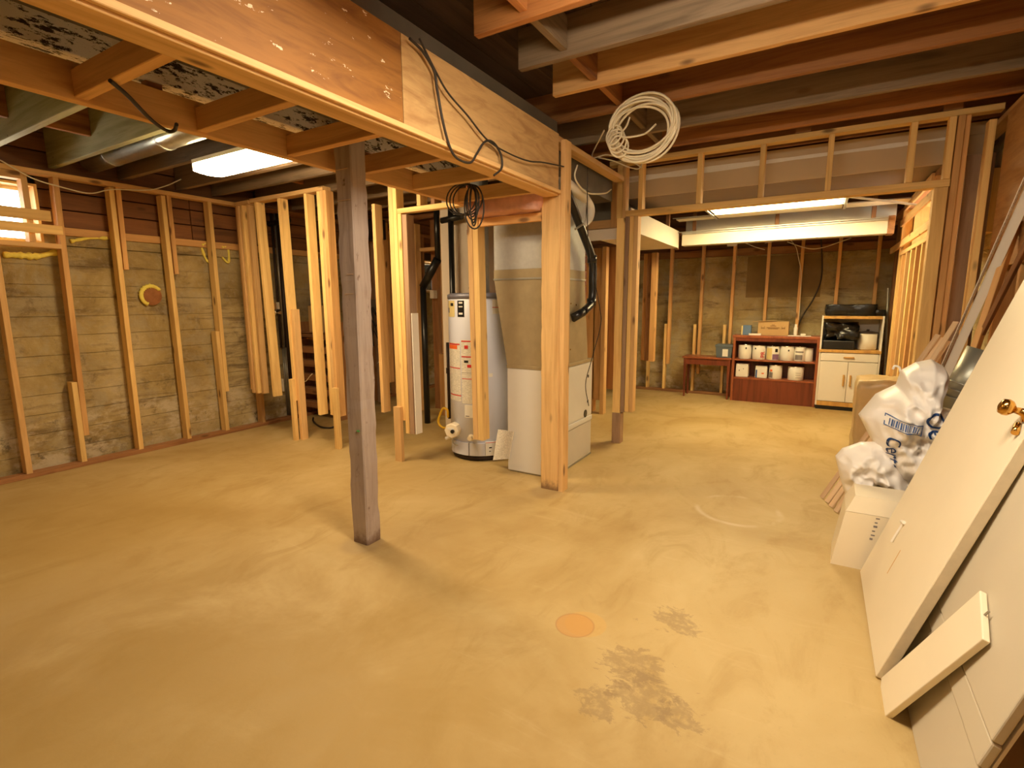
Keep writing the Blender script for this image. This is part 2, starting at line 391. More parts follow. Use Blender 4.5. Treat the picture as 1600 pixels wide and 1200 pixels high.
def text(name, parent, body, size, mw, mat, depth=.0008, fn=None):
    cu = bpy.data.curves.new('t', 'FONT'); cu.body = body; cu.size = size; cu.align_x = 'CENTER'; cu.align_y = 'CENTER'; cu.extrude = depth
    t = bpy.data.objects.new('t', cu); me = bpy.data.meshes.new_from_object(t); bpy.data.objects.remove(t); bpy.data.curves.remove(cu)
    me.materials.clear()
    if fn: 
        for v in me.vertices: v.co = fn(mw @ v.co)
        mw = Matrix.Identity(4)
    return link(name, me, mat, parent, mw=mw)

# ------------------------------------------------------------------ the shell
XL, XR, YF, YB = -5.40, 1.10, -2.4, 7.97       # inner faces of the room
ZC = 2.80
o = MB().box(XL-.3, XR+.3, YF-.2, YB+.3, -.12, 0).build('floor', 'floor'); tag(o, 'worn yellow-brown concrete slab floor with stains and flaked patches', kind='structure')

def course_wall(name, horizontal, a0, a1, face, sign, z1, holes=(), th=.22, mat='concrete'):
    """board-formed cast wall: every form-board course stands a little proud or back"""
    mb = MB(); z = 0; k = 0
    while z < z1-1e-3:
        zn = min(z1, z+.158); d = random.uniform(-.004, .004)
        segs = [(a0, a1)]
        for (h0, h1, hz0, hz1) in holes:
            if zn > hz0+1e-4 and z < hz1-1e-4:
                if z < hz0-1e-4 or zn > hz1+1e-4: zn = hz0 if z < hz0-1e-4 else min(zn, hz1)
        for (h0, h1, hz0, hz1) in holes:
            if z >= hz0-1e-4 and zn <= hz1+1e-4:
                segs = [q for s_ in segs for q in ((s_[0], min(s_[1], h0)), (max(s_[0], h1), s_[1])) if q[1]-q[0] > 1e-3]
        for (p, q) in segs:
            f0, f1 = sorted((face+d, face+sign*th))
            zz0, zz1 = z, zn-.004
            if horizontal == 'y': mb.box(f0, f1, p, q, zz0, zz1); mb.box(*sorted((face+sign*.010, face+sign*th)), p, q, zz1, zn)
            else: mb.box(p, q, f0, f1, zz0, zz1); mb.box(p, q, *sorted((face+sign*.010, face+sign*th)), zz1, zn)
        z = zn; k += 1
    o = mb.build(name, mat); tag(o, kind='structure'); return o
CT = 1.92                                       # top of the concrete
WIN = (1.00, 1.73, 1.84, 2.30)                  # left window: y0 y1 z0 z1
WIN2 = (6.35, 6.85, 1.52, 2.02)
wl = course_wall('wall_left', 'y', YF, YB, XL, -1, CT, holes=((WIN[0], WIN[1], WIN[2], 9), (WIN2[0], WIN2[1], WIN2[2], 9)))
tag(wl, 'board-formed concrete basement wall behind the left row of studs')
wb = course_wall('wall_back', 'x', XL, XR+.2, YB, 1, 1.98); tag(wb, 'board-formed concrete wall at the far end behind cabinet and shelf')
WR = (5.30, 6.95, 1.86, 2.32)
wr = course_wall('wall_right', 'y', YF, YB, XR, 1, ZC, holes=((WR[0], WR[1], WR[2], WR[3]),)); tag(wr, 'concrete wall on the right behind studs and leaning junk')
wf = course_wall('wall_front', 'x', XL, XR+.2, YF, -1, ZC); tag(wf, 'concrete wall at the near end of the basement')
# plank cripple wall over the concrete
for (nm, lo, hi, par, z0, hole) in (('L', YF, YB, wl, CT, True),):
    z = z0+.065
    bar('sill_board', wl, XL-.14, XL+.02, YF, WIN[0]-.0, z0, z0+.065, 'orange'); bar('sill_board', wl, XL-.14, XL+.02, WIN[1], WIN2[0], z0, z0+.065, 'orange'); bar('sill_board', wl, XL-.14, XL+.02, WIN2[1], YB, z0, z0+.065, 'orange')
    while z < ZC:
        zn = min(ZC, z+.145)
        cuts = [YF, 1.0, 1.73, 2.9, 4.6, 6.35, 6.85, YB] if (z < WIN[3] and zn > WIN[2]) else [YF, 1.2, 3.6, 5.7, YB]
        for p, q in zip(cuts, cuts[1:]):
            if z < WIN[3]-.02 and p == 1.0: continue
            if z < WIN2[3]-.02 and p == 6.35: continue
            bar('plank', wl, XL-.05, XL-.02+random.uniform(-.008, .006), p+.003, q-.003, z+.005, zn-.005, 'plank')
        z = zn
bar('sill_board', wb, XL, XR, YB-.03, YB+.12, 1.98, 2.08, 'brown')
z = 2.08
while z < ZC:
    zn = min(ZC, z+.18)
    for p, q in ((XL, -2.6), (-2.6, -.4), (-.4, XR)): bar('plank', wb, p+.003, q-.003, YB+.02, YB+.05, z+.005, zn-.005, 'plank')
    z = zn
for p, q, za, zb in ((YF, WIN[0], CT, ZC), (WIN[1], WIN2[0], CT, ZC), (WIN2[1], YB, CT, ZC), (WIN[0], WIN[1], WIN[3], ZC), (WIN2[0], WIN2[1], WIN2[3], ZC)):
    bar('leak_backing', wl, XL-.17, XL-.12, p, q, za-.02*(za == CT)+.002, zb+.03, 'subfloor', ch=0)  # backing added behind the planks to stop light leaking through the gaps
bar('leak_backing', wb, XL-.2, XR+.2, YB+.10, YB+.15, 1.95, ZC+.03, 'subfloor', ch=0)
# windows
def window(name, x_in, x_out, y0, y1, z0, z1, lab, mull=False):
    s = 1 if x_out > x_in else -1
    fr = MB(); f = .045
    a, b = sorted((x_out-s*.10, x_out-s*.02))
    for q in ((y0, y1, z0, z0+f), (y0, y1, z1-f, z1), (y0, y0+f, z0+f, z1-f), (y1-f, y1, z0+f, z1-f)): fr.box(a, b, *q)
    root = fr.build(name, 'cream'); tag(root, lab, kind='structure')
    xm = (a+b)/2
    MB().box(xm-.003, xm+.003, y0+f, y1-f, z0+f, z1-f).build('pane', 'glass', root)
    if mull: bar('muntin', root, xm-.012, xm+.012, (y0+y1)/2-.012, (y0+y1)/2+.012, z0+f, z1-f, 'cream')
    jl = sorted((x_in, x_out-s*.1))
    bar('jamb', root, *jl, y0, y0+.02, z0, z1, 'pine_y'); bar('jamb', root, *jl, y1-.02, y1, z0, z1, 'pine_y')
    bar('head', root, *jl, y0, y1, z1-.02, z1, 'pine_y'); bar('sill', root, *jl, y0, y1, z0, z0+.02, 'pine_y')
    return root
window('window_1', XL, XL-.24, *WIN, 'bright small window high in left wall, boards nailed across it')
window('window_2', XL, XL-.24, *WIN2, 'bright window glimpsed between studs behind the grey tank')
window('window_3', .79, XR+.24, *WR, 'sunlit slatted window opening high in the far right wall')
# plank course above the left wall's small gap at the far window is closed by wall above WIN2 (planks)

# ceiling: subfloor boards on joists
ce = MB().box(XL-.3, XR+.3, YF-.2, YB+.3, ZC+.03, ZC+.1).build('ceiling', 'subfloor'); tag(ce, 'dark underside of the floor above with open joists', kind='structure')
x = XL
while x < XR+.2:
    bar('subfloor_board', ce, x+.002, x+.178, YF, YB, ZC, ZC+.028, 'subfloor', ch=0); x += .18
JR = []
for y in (-2.0, -1.5, -1.0, -.5, 0.0, .45, .9, 1.35, 1.77, 2.19, 2.61, 3.03, 3.47, 4.02, 4.46): JR.append(y)
for i, y in enumerate(JR):
    bar('joist', ce, -1.50 if y < 3.3 else -2.2, XR+.1, y, y+.042, 2.60, ZC, 'orange' if y == 3.03 else ('grey_joist' if i % 3 == 1 else 'red'))
for y in (4.95, 5.4, 5.85, 6.3, 6.75, 7.2, 7.65): bar('joist', ce, XL+.0, XR+.1, y, y+.042, 2.60, ZC, 'brown')
YL = (-2.0, -1.5, -1.0, -.5, 0.03, .48, .93, 1.38, 1.82, 2.30, 2.78, 3.12, 3.6, 4.05, 4.5)
for y in YL: bar('joist', ce, XL, -2.52, y, y+.045, 2.44, ZC-.0, 'green_joist' if y < 2.2 else 'grey_joist')
for y0, y1 in zip(JR[6:], JR[7:]):           # blocking line between the joists
    bar('blocking', ce, -1.25, -1.21, y0+.045, y1-.003, 2.63, ZC-.01, 'grey_joist' if random.random() < .4 else 'red')
for y0, y1 in zip(YL[4:], YL[5:]):
    if y0 != 1.82: bar('blocking', ce, -4.62, -4.58, y0+.048, y1-.003, 2.55, ZC, 'red')
# big beam with peeling paint carrying the left joists
o = bar('beam', None, -2.52, -2.26, YF+.05, 3.14, 2.20, 2.44, 'peel'); tag(o, 'ceiling beam of peeling white paint above the open soffit ladder', 'beam')
o = rbox('supply_duct', None, -2.17, -1.62, YF+.3, 3.35, 2.26, 2.56, 'tin_dark'); tag(o, 'dark rectangular sheet metal trunk duct above the soffit ladder', 'duct')

# ------------------------------------------------------------------ soffit ladder and plywood bulkhead
so = thing('soffit_ladder', (-1.9, 2.0, 2.04), 'open soffit ladder with plywood side hung under the joists', 'framing')
bar('ledger', so, -2.27, -2.232, -.6, 3.19, 2.04, 2.165, 'orange')
bar('bottom_plate', so, -1.64, -1.535, -.6, 3.19, 2.045, 2.083, 'pine')
bar('edge_strip', so, -1.533, -1.515, -.6, 3.19, 2.055, 2.078, 'pine')
tag(bar('plywood_panel', so, -1.549, -1.533, -.6, 1.712, 2.08, 2.43, 'ply_o'), 'orange-brown plywood with white paint splashes')
tag(bar('plywood_panel', so, -1.549, -1.533, 1.716, 3.19, 2.08, 2.43, 'ply'), 'pale plywood with wavy grain')
bar('top_plate', so, -1.64, -1.552, -.6, 4.55, 2.395, 2.433, 'pine')
for y in (-.3, .1, .45, .85, 1.255, 1.67, 2.10, 2.555, 3.03): bar('rung', so, -2.230, -1.642, y, y+.04, 2.05, 2.139, 'orange' if y < 2.3 else 'pine')
for y in (0, .8, 1.68, 2.4): bar('cleat', so, -1.64, -1.552, y, y+.038, 2.085, 2.393, 'pine')
for y in (.05, 1.1, 2.2, 3.0): bar('hanger', so, -2.308, -2.272, y, y+.06, 2.06, 2.198, 'brown')
# pink insulation at the end
def pillow(name, mat, x0, x1, y0, y1, z0, z1, label=None, cat=None, parent=None, amp=.02, seed=0, bev=.45, sub=5, mw=None):
    bm = bmesh.new(); bmesh.ops.create_cube(bm, size=2); bmesh.ops.subdivide_edges(bm, edges=bm.edges[:], cuts=sub, use_grid_fill=True)
    c = V(((x0+x1)/2, (y0+y1)/2, (z0+z1)/2)); h = V(((x1-x0)/2, (y1-y0)/2, (z1-z0)/2)); m = min(h)
    for v in bm.verts:
        p = v.co.copy(); s_ = p.normalized(); q = p.lerp(s_*1.25, bev)
        w_ = V((q.x*h.x, q.y*h.y, q.z*h.z)); w_ += V((s_.x, s_.y, s_.z))*noise.noise((w_+c)*9+V((seed, seed, seed)))*amp*1.6
        w_ += s_*abs(noise.noise((w_+c)*22+V((seed, 3, 1))))*amp*-.9
        v.co = V((max(-h.x, min(h.x, w_.x)), max(-h.y, min(h.y, w_.y)), max(-h.z, min(h.z, w_.z))))
    me = bpy.data.meshes.new(name); bm.to_mesh(me); bm.free()
    for p in me.polygons: p.use_smooth = True
    o = link(name, me, mat, parent, mw=(mw if mw is not None else Matrix.Identity(4)) @ Matrix.Translation(c))
    return tag(o, label, cat)
pillow('insulation_batt', 'pink', -2.22, -1.65, 3.09, 3.30, 1.96, 2.10, 'pink fibreglass batt stuffed above the furnace plenum front', 'insulation', amp=.03, bev=.25)

# ------------------------------------------------------------------ posts
def rough_post(name, x0, x1, y0, y1, z0, z1, mat, label, lean=(0, 0), amp=.004, seed=1):
    mb = MB(); n = 46; ch = .007; c = ((x0+x1)/2, (y0+y1)/2); a, b = (x1-x0)/2, (y1-y0)/2
    pr = [(-a+ch, -b), (a-ch, -b), (a, -b+ch), (a, b-ch), (a-ch, b), (-a+ch, b), (-a, b-ch), (-a, -b+ch)]
    for i in range(n+1):
        z = z0+(z1-z0)*i/n; t = i/n
        for (x, y) in pr:
            k = amp*noise.noise(V((x*30+seed, y*30, z*9))) + (amp*1.2*noise.noise(V((x*9, y*9, z*30+seed))) if (i % 3) else 0)
            mb.v.append((x*(1+k/max(a, b)*1.5)+lean[0]*t, y*(1+k/max(a, b)*1.5)+lean[1]*t, z-z0))
    for i in range(n):
        mb.f += [(i*8+k, i*8+(k+1) % 8, i*8+8+(k+1) % 8, i*8+8+k) for k in range(8)]
    mb.f.append(tuple(range(8))[::-1]); mb.f.append(tuple(n*8+k for k in range(8)))
    o = mb.build(name, mat, mw=Matrix.Translation((c[0], c[1], z0))); return tag(o, label, 'post')
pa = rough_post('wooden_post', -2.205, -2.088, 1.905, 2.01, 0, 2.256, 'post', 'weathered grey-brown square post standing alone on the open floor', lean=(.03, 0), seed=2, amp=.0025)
# chalk lines on the dark post
for z, a_, b_ in ((2.02, -2.17, -2.085), (1.87, -2.17, -2.075), (1.50, -2.13, -2.085), (1.40, -2.15, -2.09)): 
    MB().box(a_, b_, 1.9015, 1.9035, z, z+.003).build('chalk_mark', 'lath', pa)
MB().box(-2.12, -2.10, 1.9005, 1.903, .66, .668).build('green_mark', plain('green_paint', (.1, .5, .15)), pa)
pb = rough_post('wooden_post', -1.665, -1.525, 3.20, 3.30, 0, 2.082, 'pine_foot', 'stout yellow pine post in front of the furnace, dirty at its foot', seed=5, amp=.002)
bar('side_stud', pb, -1.523, -1.487, 3.20, 3.289, 0, 2.392, 'pine')

# ------------------------------------------------------------------ framing of the left wall
fl = thing('stud_wall', (XL+.08, 2, 0), 'row of pine studs with plates standing against the left concrete wall', 'framing')
XS = -5.27
def lst(yt, z0, z1, yb=None, mat='pine', dx=0, w_=.038):
    yb = yt if yb is None else yb
    beam('stud', fl, (XS-.045+dx, yb+w_/2, z0), (XS-.045+dx, yt+w_/2, z1), .089, w_, (1, 0, 0), mat)
bar('bottom_plate', fl, XS-.089, XS, YF+.3, 7.7, 0, .038, 'brown'); bar('top_plate', fl, XS-.089, XS, YF+.3, 3.42, 2.355, 2.393, 'pine')
bar('top_plate', fl, XS-.089, XS, 3.44, 7.7, 2.355, 2.393, 'brown')
for y in (-1.8, -1.2, -.6, -.1, .4): lst(y, .038, 2.355)
lst(1.38, .038, 1.80, 1.37, 'pine'); lst(1.795, .26, 2.355, 1.765, 'orange'); lst(1.73, .038, .72, 1.725, 'pine_y')
lst(2.17, .038, 2.345, 2.155, 'pine_y'); lst(2.225, 1.66, 2.355, 2.215, 'orange', -.01)
lst(2.575, .038, 2.345, 2.58, 'pine_y'); lst(2.63, 1.64, 2.355, 2.63, 'orange', -.01)
lst(3.00, .45, 2.355, 3.00, 'pine_y'); lst(2.955, .038, 1.08, 2.965, 'pine_y'); lst(3.375, .038, 1.1, 3.385, 'pine')
lst(3.33, .42, 2.355, 3.33, 'pine')
lst(.80, .038, 2.355)
for y in (3.85, 4.4, 4.95, 5.5, 6.05, 6.2, 6.9, 7.4): lst(y, .038, 2.355, mat='orange' if y < 6 else 'brown', w_=.05)
# boards round the left window
bar('board', fl, XS+.0, XS+.02, .2, 1.745, 2.005, 2.085, 'pine_y'); bar('board', fl, XS+.021, XS+.041, .2, 1.80, 1.905, 1.975, 'pine_y')
bar('sill_plate', fl, XS-.089, XS, .838, 1.795, 1.80, 1.838, 'pine'); bar('header', fl, XS-.089, XS, .838, 1.60, 2.30, 2.353, 'pine')
bar('trimmer', fl, XS-.089, XS, 1.60, 1.638, 1.84, 2.353, 'pine')

# ------------------------------------------------------------------ partition in front of the utility corner
pt = thing('stud_wall', (-3.4, 3.25, 0), 'partition of bright yellow studs with sawn-off feet beside the utility corner', 'framing')
Y0 = 3.20
def pst(x, z0, z1=2.335, mat='pine_y', w_=.038, y=Y0, d=.089, xt=None):
    xt = x if xt is None else xt
    beam('stud', pt, (x+w_/2, y+d/2, z0), (xt+w_/2, y+d/2, z1), w_, d, (1, 0, 0), mat)
bar('top_plate', pt, -4.90, -3.83, Y0, Y0+.089, 2.337, 2.375, 'pine'); bar('top_plate', pt, -5.16, -4.93, Y0, Y0+.089, 2.33, 2.368, 'pine')
pst(-5.13, .42, 2.328, 'pine'); pst(-5.06, .42, 2.328); pst(-4.99, .42, 2.328, 'pine', y=Y0+.02, d=.06)
pst(-4.78, .41, xt=-4.83); pst(-4.44, .40, xt=-4.47); pst(-4.445, 0, .62, 'pine_y', .045, y=Y0-.040, d=.038); pst(-4.40, .0, 1.3, 'pine', y=Y0+.01, d=.07)
pst(-4.09, .29); pst(-3.915, .31); pst(-3.875, .31, mat='pine'); pst(-3.835, .30, 2.337, 'orange')
pst(-3.83, 0, .58, 'pine_y', .06, y=Y0-.040, d=.038)
pst(-3.40, .36, 2.2, 'pine', y=Y0+.15)
# cluster right of the dark post
pst(-3.06, 0.36, 2.30, 'pine_y', .05); pst(-3.01, .36, 2.30, 'pine_y', .038); pst(-3.065, 0, .48, 'pine', .075, y=Y0-.04, d=.038)
pst(-2.968, .25, 2.06, 'pine_y', .04, y=Y0); pst(-2.925, .25, 2.05, 'oldstud', .05, y=Y0+.005)
tag(pst(-2.87, .25, 1.25, 'plaster', .012, y=Y0+.01, d=.07) or fl.children[0]) if False else None
o = beam('painted_board', pt, (-2.862, Y0+.05, .25), (-2.865, Y0+.05, 1.27), .010, .08, (1, 0, 0), 'paper'); tag(o, 'white painted board')
bar('header', pt, -2.968, -2.30, Y0-.0, Y0+.06, 2.062, 2.10, 'pine_y')
pst(-2.76, 2.102, 2.30, 'pine_y', .038); pst(-2.62, 2.102, 2.30, 'brown', .038)
pst(-2.262, .29, 2.038, 'pine', .045, xt=-2.285); pst(-2.215, .29, 2.038, 'pine_y', .05, xt=-2.238)
bar('lintel', pt, -2.18, -1.668, Y0+.0, Y0+.038, 1.90, 1.955, 'orange')
bar('crosspiece', pt, -2.19, -1.668, Y0+.102, Y0+.14, 2.0, 2.045, 'brown')
# second screen of studs deeper in the utility corner
sd = thing('stud_wall', (-3.8, 4.9, 0), 'inner doorway of old studs behind the yellow studs and left of the tank', 'framing')
def ist(px, z0, z1, mat, w_=.05, y=4.9, d=.089): 
    x = YP(px, 500, y).x; bar('stud', sd, x, x+w_, y, y+d, z0, z1, mat)
ist(641, .3, 2.3, 'oldstud', .07); ist(649, 0, 2.3, 'pine'); ist(690, 0, 2.36, 'pine', .06); ist(676, 0, 2.36, 'brown', .09, 5.1); ist(684, 0, .75, 'orange', .07, 4.80)
xa, xb = YP(650, 378, 4.9).x, YP(692, 385, 4.9).x
bar('header', sd, xa+.052, xb-.02, 4.9, 4.989, 1.97, 2.01, 'pine'); bar('top_plate', sd, -5.0, -3.4, 4.9, 4.989, 2.36, 2.40, 'brown')
for px, mt in ((556, 'pine'), (572, 'brown'), (584, 'oldstud'), (600, 'orange')): ist(px, .32 if px in (556, 600) else .04, 2.36, mt, .055)

# ------------------------------------------------------------------ header wall with the opening to the far room
hw = thing('stud_wall', (-.4, 4.68, 0), 'open stud wall with a wide opening into the far room', 'framing')
Y1 = 4.64
bar('top_plate', hw, -1.72, .93, Y1, Y1+.089, 2.56, 2.598, 'pine_y')
bar('header', hw, -1.56, .70, Y1, Y1+.089, 2.11, 2.16, 'pine_y')
def hst(x, z0, z1, mat='pine_y', w_=.038, y=Y1, d=.089, xt=None):
    xt = x if xt is None else xt
    beam('stud', hw, (x+w_/2, y+d/2, z0), (xt+w_/2, y+d/2, z1), w_, d, (1, 0, 0), mat)
for x in (-1.45, -.955, -.485, -.03, .455): hst(x, 2.162, 2.558)
hst(-1.645, 2.10, 2.558, w_=.05); hst(-1.592, 2.10, 2.558, 'pine', w_=.03)
hst(-1.64, 0.30, 2.10, 'pine_y', .075); hst(-1.64, 0, .298, 'oldstud', .085); hst(-1.56, .31, 2.108, 'oldstud', .035); hst(-1.52, .32, 2.108, 'pine_y'); hst(-1.48, .32, 2.108, 'pine')
hst(.62, .0, 2.108, 'pine_y', .075); hst(.705, 0, 2.558, 'orange'); hst(.66, 2.162, 2.558)
hst(.745, 0, 2.558, 'orange', .03, y=Y1+.02, d=.12); hst(.86, 0, 2.50, 'pine_y', .038, y=Y1-.02)
hst(.80, 0, 2.33, 'oldstud', .15, y=Y1+.16, d=.1)
for x in (-1.35, -.25, .62): bar('shim_block', hw, x, x+.10, Y1, Y1+.08, 2.60, 2.64, 'brown')
# drywall bulkhead behind the header studs
bh = thing('drywall_bulkhead', (-.4, 5.2, 2.35), 'beige drywall bulkhead with a white taped seam behind the header studs', 'drywall')
bar('sheet', bh, -1.78, .93, 5.03, 5.042, 2.515, 2.597, 'drywall_b', ch=0); bar('sheet', bh, -1.74, .93, 5.03, 5.042, 2.336, 2.512, 'drywall_b', ch=0)
bar('underside_sheet', bh, -1.74, .93, 5.044, 5.66, 2.336, 2.348, 'drywall_shaded', ch=0)
mb = MB(); n = 70
for i in range(n+1):
    x = -1.78+2.6*i/n; h_ = .013+.012*noise.noise(V((x*4, 2, 0)))+(.012 if x < -.5 else 0)
    mb.v += [(x, 5.027, 2.512-h_), (x, 5.027, 2.512+h_)]
mb.f = [(2*i, 2*i+2, 2*i+3, 2*i+1) for i in range(n)]; mb.build('joint_compound', 'plaster', bh)
# left soffit box in the far room and the white beam casing
sf = thing('soffit_box', (-2.0, 5.8, 2.0), 'plastered box soffit at upper left of the far room', 'soffit')
bar('side_sheet', sf, -1.555, -1.543, 4.75, 6.62, 2.00, 2.20, 'drywall_w', ch=0); bar('bottom_sheet', sf, -2.06, -1.557, 4.75, 6.62, 2.00, 2.012, 'drywall', ch=0)
bar('front_sheet', sf, -2.06, -1.557, 4.738, 4.750, 1.93, 2.03, 'drywall', ch=0); bar('end_board', sf, -1.60, -1.545, 6.622, 6.66, 1.99, 2.17, 'brown')
wbm = thing('beam_casing', (-.45, 6.7, 2.0), 'long white drywall beam casing across the far room', 'beam')
bar('face', wbm, -1.50, .54, 6.60, 6.615, 2.025, 2.155, 'drywall_w', ch=0); bar('underside', wbm, -1.50, .54, 6.617, 6.76, 2.025, 2.037, 'drywall_w', ch=0)
bar('upper_sheet', wbm, -1.50, .62, 6.79, 6.80, 2.12, 2.335, 'drywall_w', ch=0); bar('top_strip', wbm, -1.50, .54, 6.58, 6.60, 2.157, 2.175, 'tbar', ch=0); bar('end_block', wbm, .542, .60, 6.6, 6.78, 2.02, 2.20, 'brown'); bar('backing', wbm, -1.5, .54, 6.72, 6.76, 2.04, 2.15, 'brown')
for x in (-1.4, -.5, .4): bar('hanger', wbm, x, x+.04, 6.68, 6.718, 2.04, 2.60, 'brown')
for y in (5.2, 6.2): bar('hanger', sf, -1.60, -1.56, y, y+.04, 2.02, 2.60, 'brown')
# ceiling grid and tiles
gr = thing('ceiling_grid', (-.4, 6, 2.3), 'metal suspended ceiling grid, mostly missing its tiles', 'ceiling grid')
for x in (-1.10, .15): bar('cross_tee', gr, x-.012, x+.012, 5.65, 6.57, 2.293, 2.300, 'tbar', ch=0)
for y in (6.27,): bar('main_tee', gr, -1.54, .9, y-.012, y+.012, 2.301, 2.308, 'tbar', ch=0)
for y in (6.565,): bar('main_tee', gr, -1.54, .54, y-.012, y+.012, 2.176, 2.183, 'tbar', ch=0)
bar('tile', gr, -1.08, .13, 6.29, 6.56, 2.303, 2.315, 'tilew', ch=0); bar('tile', gr, .165, .75, 6.29, 6.56, 2.303, 2.315, 'tilew', ch=0)
bar('tile', gr, -1.53, -1.12, 6.40, 6.56, 2.303, 2.315, 'tilew', ch=0)
for x in (-1.10, .15): MB().tube([(x, 6.0, 2.3), (x, 6.0, 2.6)], .002, 6).build('hanger_wire', 'galv', gr)

# ------------------------------------------------------------------ light fixtures
def wrap_light(loc, rz, mat, label, L=1.22, W=.26, cat='light', top=None):
    t = thing('ceiling_light', loc, label, cat, rz=rz); m = WM[t.name]; n = 10
    prof = [(-W/2, .0), (-W/2, -.052)]+[(-W/2+W*i/n, -.052-.010*math.sin(math.pi*i/n)) for i in range(1, n)]+[(W/2, -.052), (W/2, 0)]
    mb = MB(); k = len(prof)
    for x in (-L/2, L/2): mb.v += [(x, y, z) for y, z in prof]
    mb.f = [(i, i+1, k+i+1, k+i) for i in range(k-1)]+[tuple(range(k)), tuple(range(k, 2*k))[::-1]]
    mb.build('lens', mat, t, mw=m)
    MB().box(-L/2, L/2, -W/2-.005, W/2+.005, .002, .028).build('pan', 'white', t, mw=m)
    for s in (-1, 1): MB().box(*sorted((s*L/2, s*(L/2+.012))), -W/2-.005, W/2+.005, -.05, .028).build('end_cap', 'white', t, mw=m)
    for s in (-.4, .4): MB().tube([(s*L, 0, .028), (s*L, 0, top-loc[2])], .003, 6).build('chain', 'galv', t, mw=m)
    return t
wrap_light((-3.385, 2.30, 2.365), 0, 'lamp_l', 'lit fluorescent wrap light hanging under joists on the left', top=2.445, W=.21)
wrap_light((-.35, 1.45, 2.44), 0, 'lamp_n', 'lit fluorescent wrap light overhead just before the camera end', top=2.61)
wrap_light((-.35, -.95, 2.50), 0, 'lamp_fill', 'unseen wrap light added overhead at the near end as fill light', top=2.61)  # unseen fill light, added to brighten the leaning door and panel
wrap_light((-3.6, -.2, 2.372), 0, 'lamp_m', 'lit fluorescent wrap light overhead at the near left end', top=2.445)
tf = thing('ceiling_light', (-.47, 5.98, 2.31), 'open fluorescent troffer glowing in the far room ceiling grid', 'light')
m = WM[tf.name]
MB().box(-.60, .60, -.29, .29, .085, .10).box(-.60, .60, -.30, -.29, .0, .10).box(-.60, .60, .28, .29, .0, .10).box(-.61, -.60, -.3, .29, 0, .1).box(.60, .61, -.3, .29, 0, .1).build('housing', 'white', tf, mw=m)
for y in (-.19, .06): 
    q = MB().tube([(-.585, y, .05), (.585, y, .05)], .019, 12); q.build('tube', 'lamp_f', tf, mw=m)
MB().box(-.59, .59, -.01+.10, .26, .006, .012).build('lens_panel', 'lamp_f', tf, mw=m)

# ------------------------------------------------------------------ round duct, cables on the ceiling
mb = MB().tube([(-5.30, 2.08, 2.53), (-2.56, 2.06, 2.53)], .085, 20)
dr = mb.build('round_duct', 'galv_b', smooth=True); tag(dr, 'shiny round galvanised duct running between the left joists', 'duct')
for x in (-4.9, -4.1, -3.3): MB().tube([(x, 2.075, 2.53), (x+.02, 2.075, 2.53)], .089, 20).build('seam_ring', 'galv', dr)
def cable(name, pts, r, mat, label, n=8, seg=6, cat='cable', parent=None):
    o = MB().tube(arc3(pts, n), r, seg).build(name, mat, parent, smooth=True)
    return tag(o, label, cat) if parent is None else o
xw = XS+.03
cable('electrical_cable', [XP(0, 250, xw), XP(50, 278, xw), XP(95, 292, xw), XP(140, 302, xw), XP(175, 296, xw), XP(230, 297, xw), XP(260, 290, xw), XP(283, 280, xw)], .005, 'cable', 'thin white cable drooping along the top of left studs')
cable('electrical_cable', [ZP(172, 126, 2.045), ZP(200, 150, 2.035), ZP(235, 186, 2.025), ZP(260, 204, 2.02), ZP(272, 204, 2.02), ZP(276, 194, 2.03)], .007, 'rubber', 'black cable end dangling below the ladder rungs on the left')
xb_ = -1.505
A1 = [(640, 60), (660, 80), (678, 110), (683, 140), (692, 190), (703, 230), (715, 248), (735, 254)]
cable('electrical_cable', [XP(x, y, xb_) for x, y in A1]+[XP(745, 240, xb_-.0), XP(757, 222, xb_), XP(770, 222, xb_), XP(782, 240, xb_), XP(784, 262, xb_), XP(772, 274, xb_)], .006, 'rubber', 'black cable looping down the plywood bulkhead with a round loop at its end')
A2 = [(655, 60), (680, 110), (700, 145), (730, 180), (763, 220), (800, 242), (828, 252), (850, 254), (884, 261), (905, 258)]
cable('electrical_cable', [XP(x, y, xb_+.004) for x, y in A2[:-1]], .0045, 'rubber', 'thin brown wire strung diagonally across the plywood bulkhead')
# tangled black coil hanging under the soffit
hc = MB(); base = V((-1.83, 2.62, 2.04))
for k in range(5):
    a = random.uniform(0, 6.3); rad = random.uniform(.035, .06)
    pts = []
    for i in range(25):
        t = 2*math.pi*i/24; h_ = -.112*(1-math.cos(t))*(.8+.08*k)
        pts.append(base+V((math.cos(a)*rad*math.sin(t)+.004*k, math.sin(a)*rad*math.sin(t), h_)))
    hc.tube(pts, .0045, 6)
for k in range(3):
    hc.tube([base+V((.02+.11*math.cos(t)+.01*k-.1, .02*k, -.07+.09*math.sin(t))) for t in [2*math.pi*i/24 for i in range(24)]], .0045, 6, closed=True)
o = hc.build('cable_bundle', 'rubber', smooth=True); tag(o, 'tangled bundle of black cable hanging under the soffit end', 'cable')
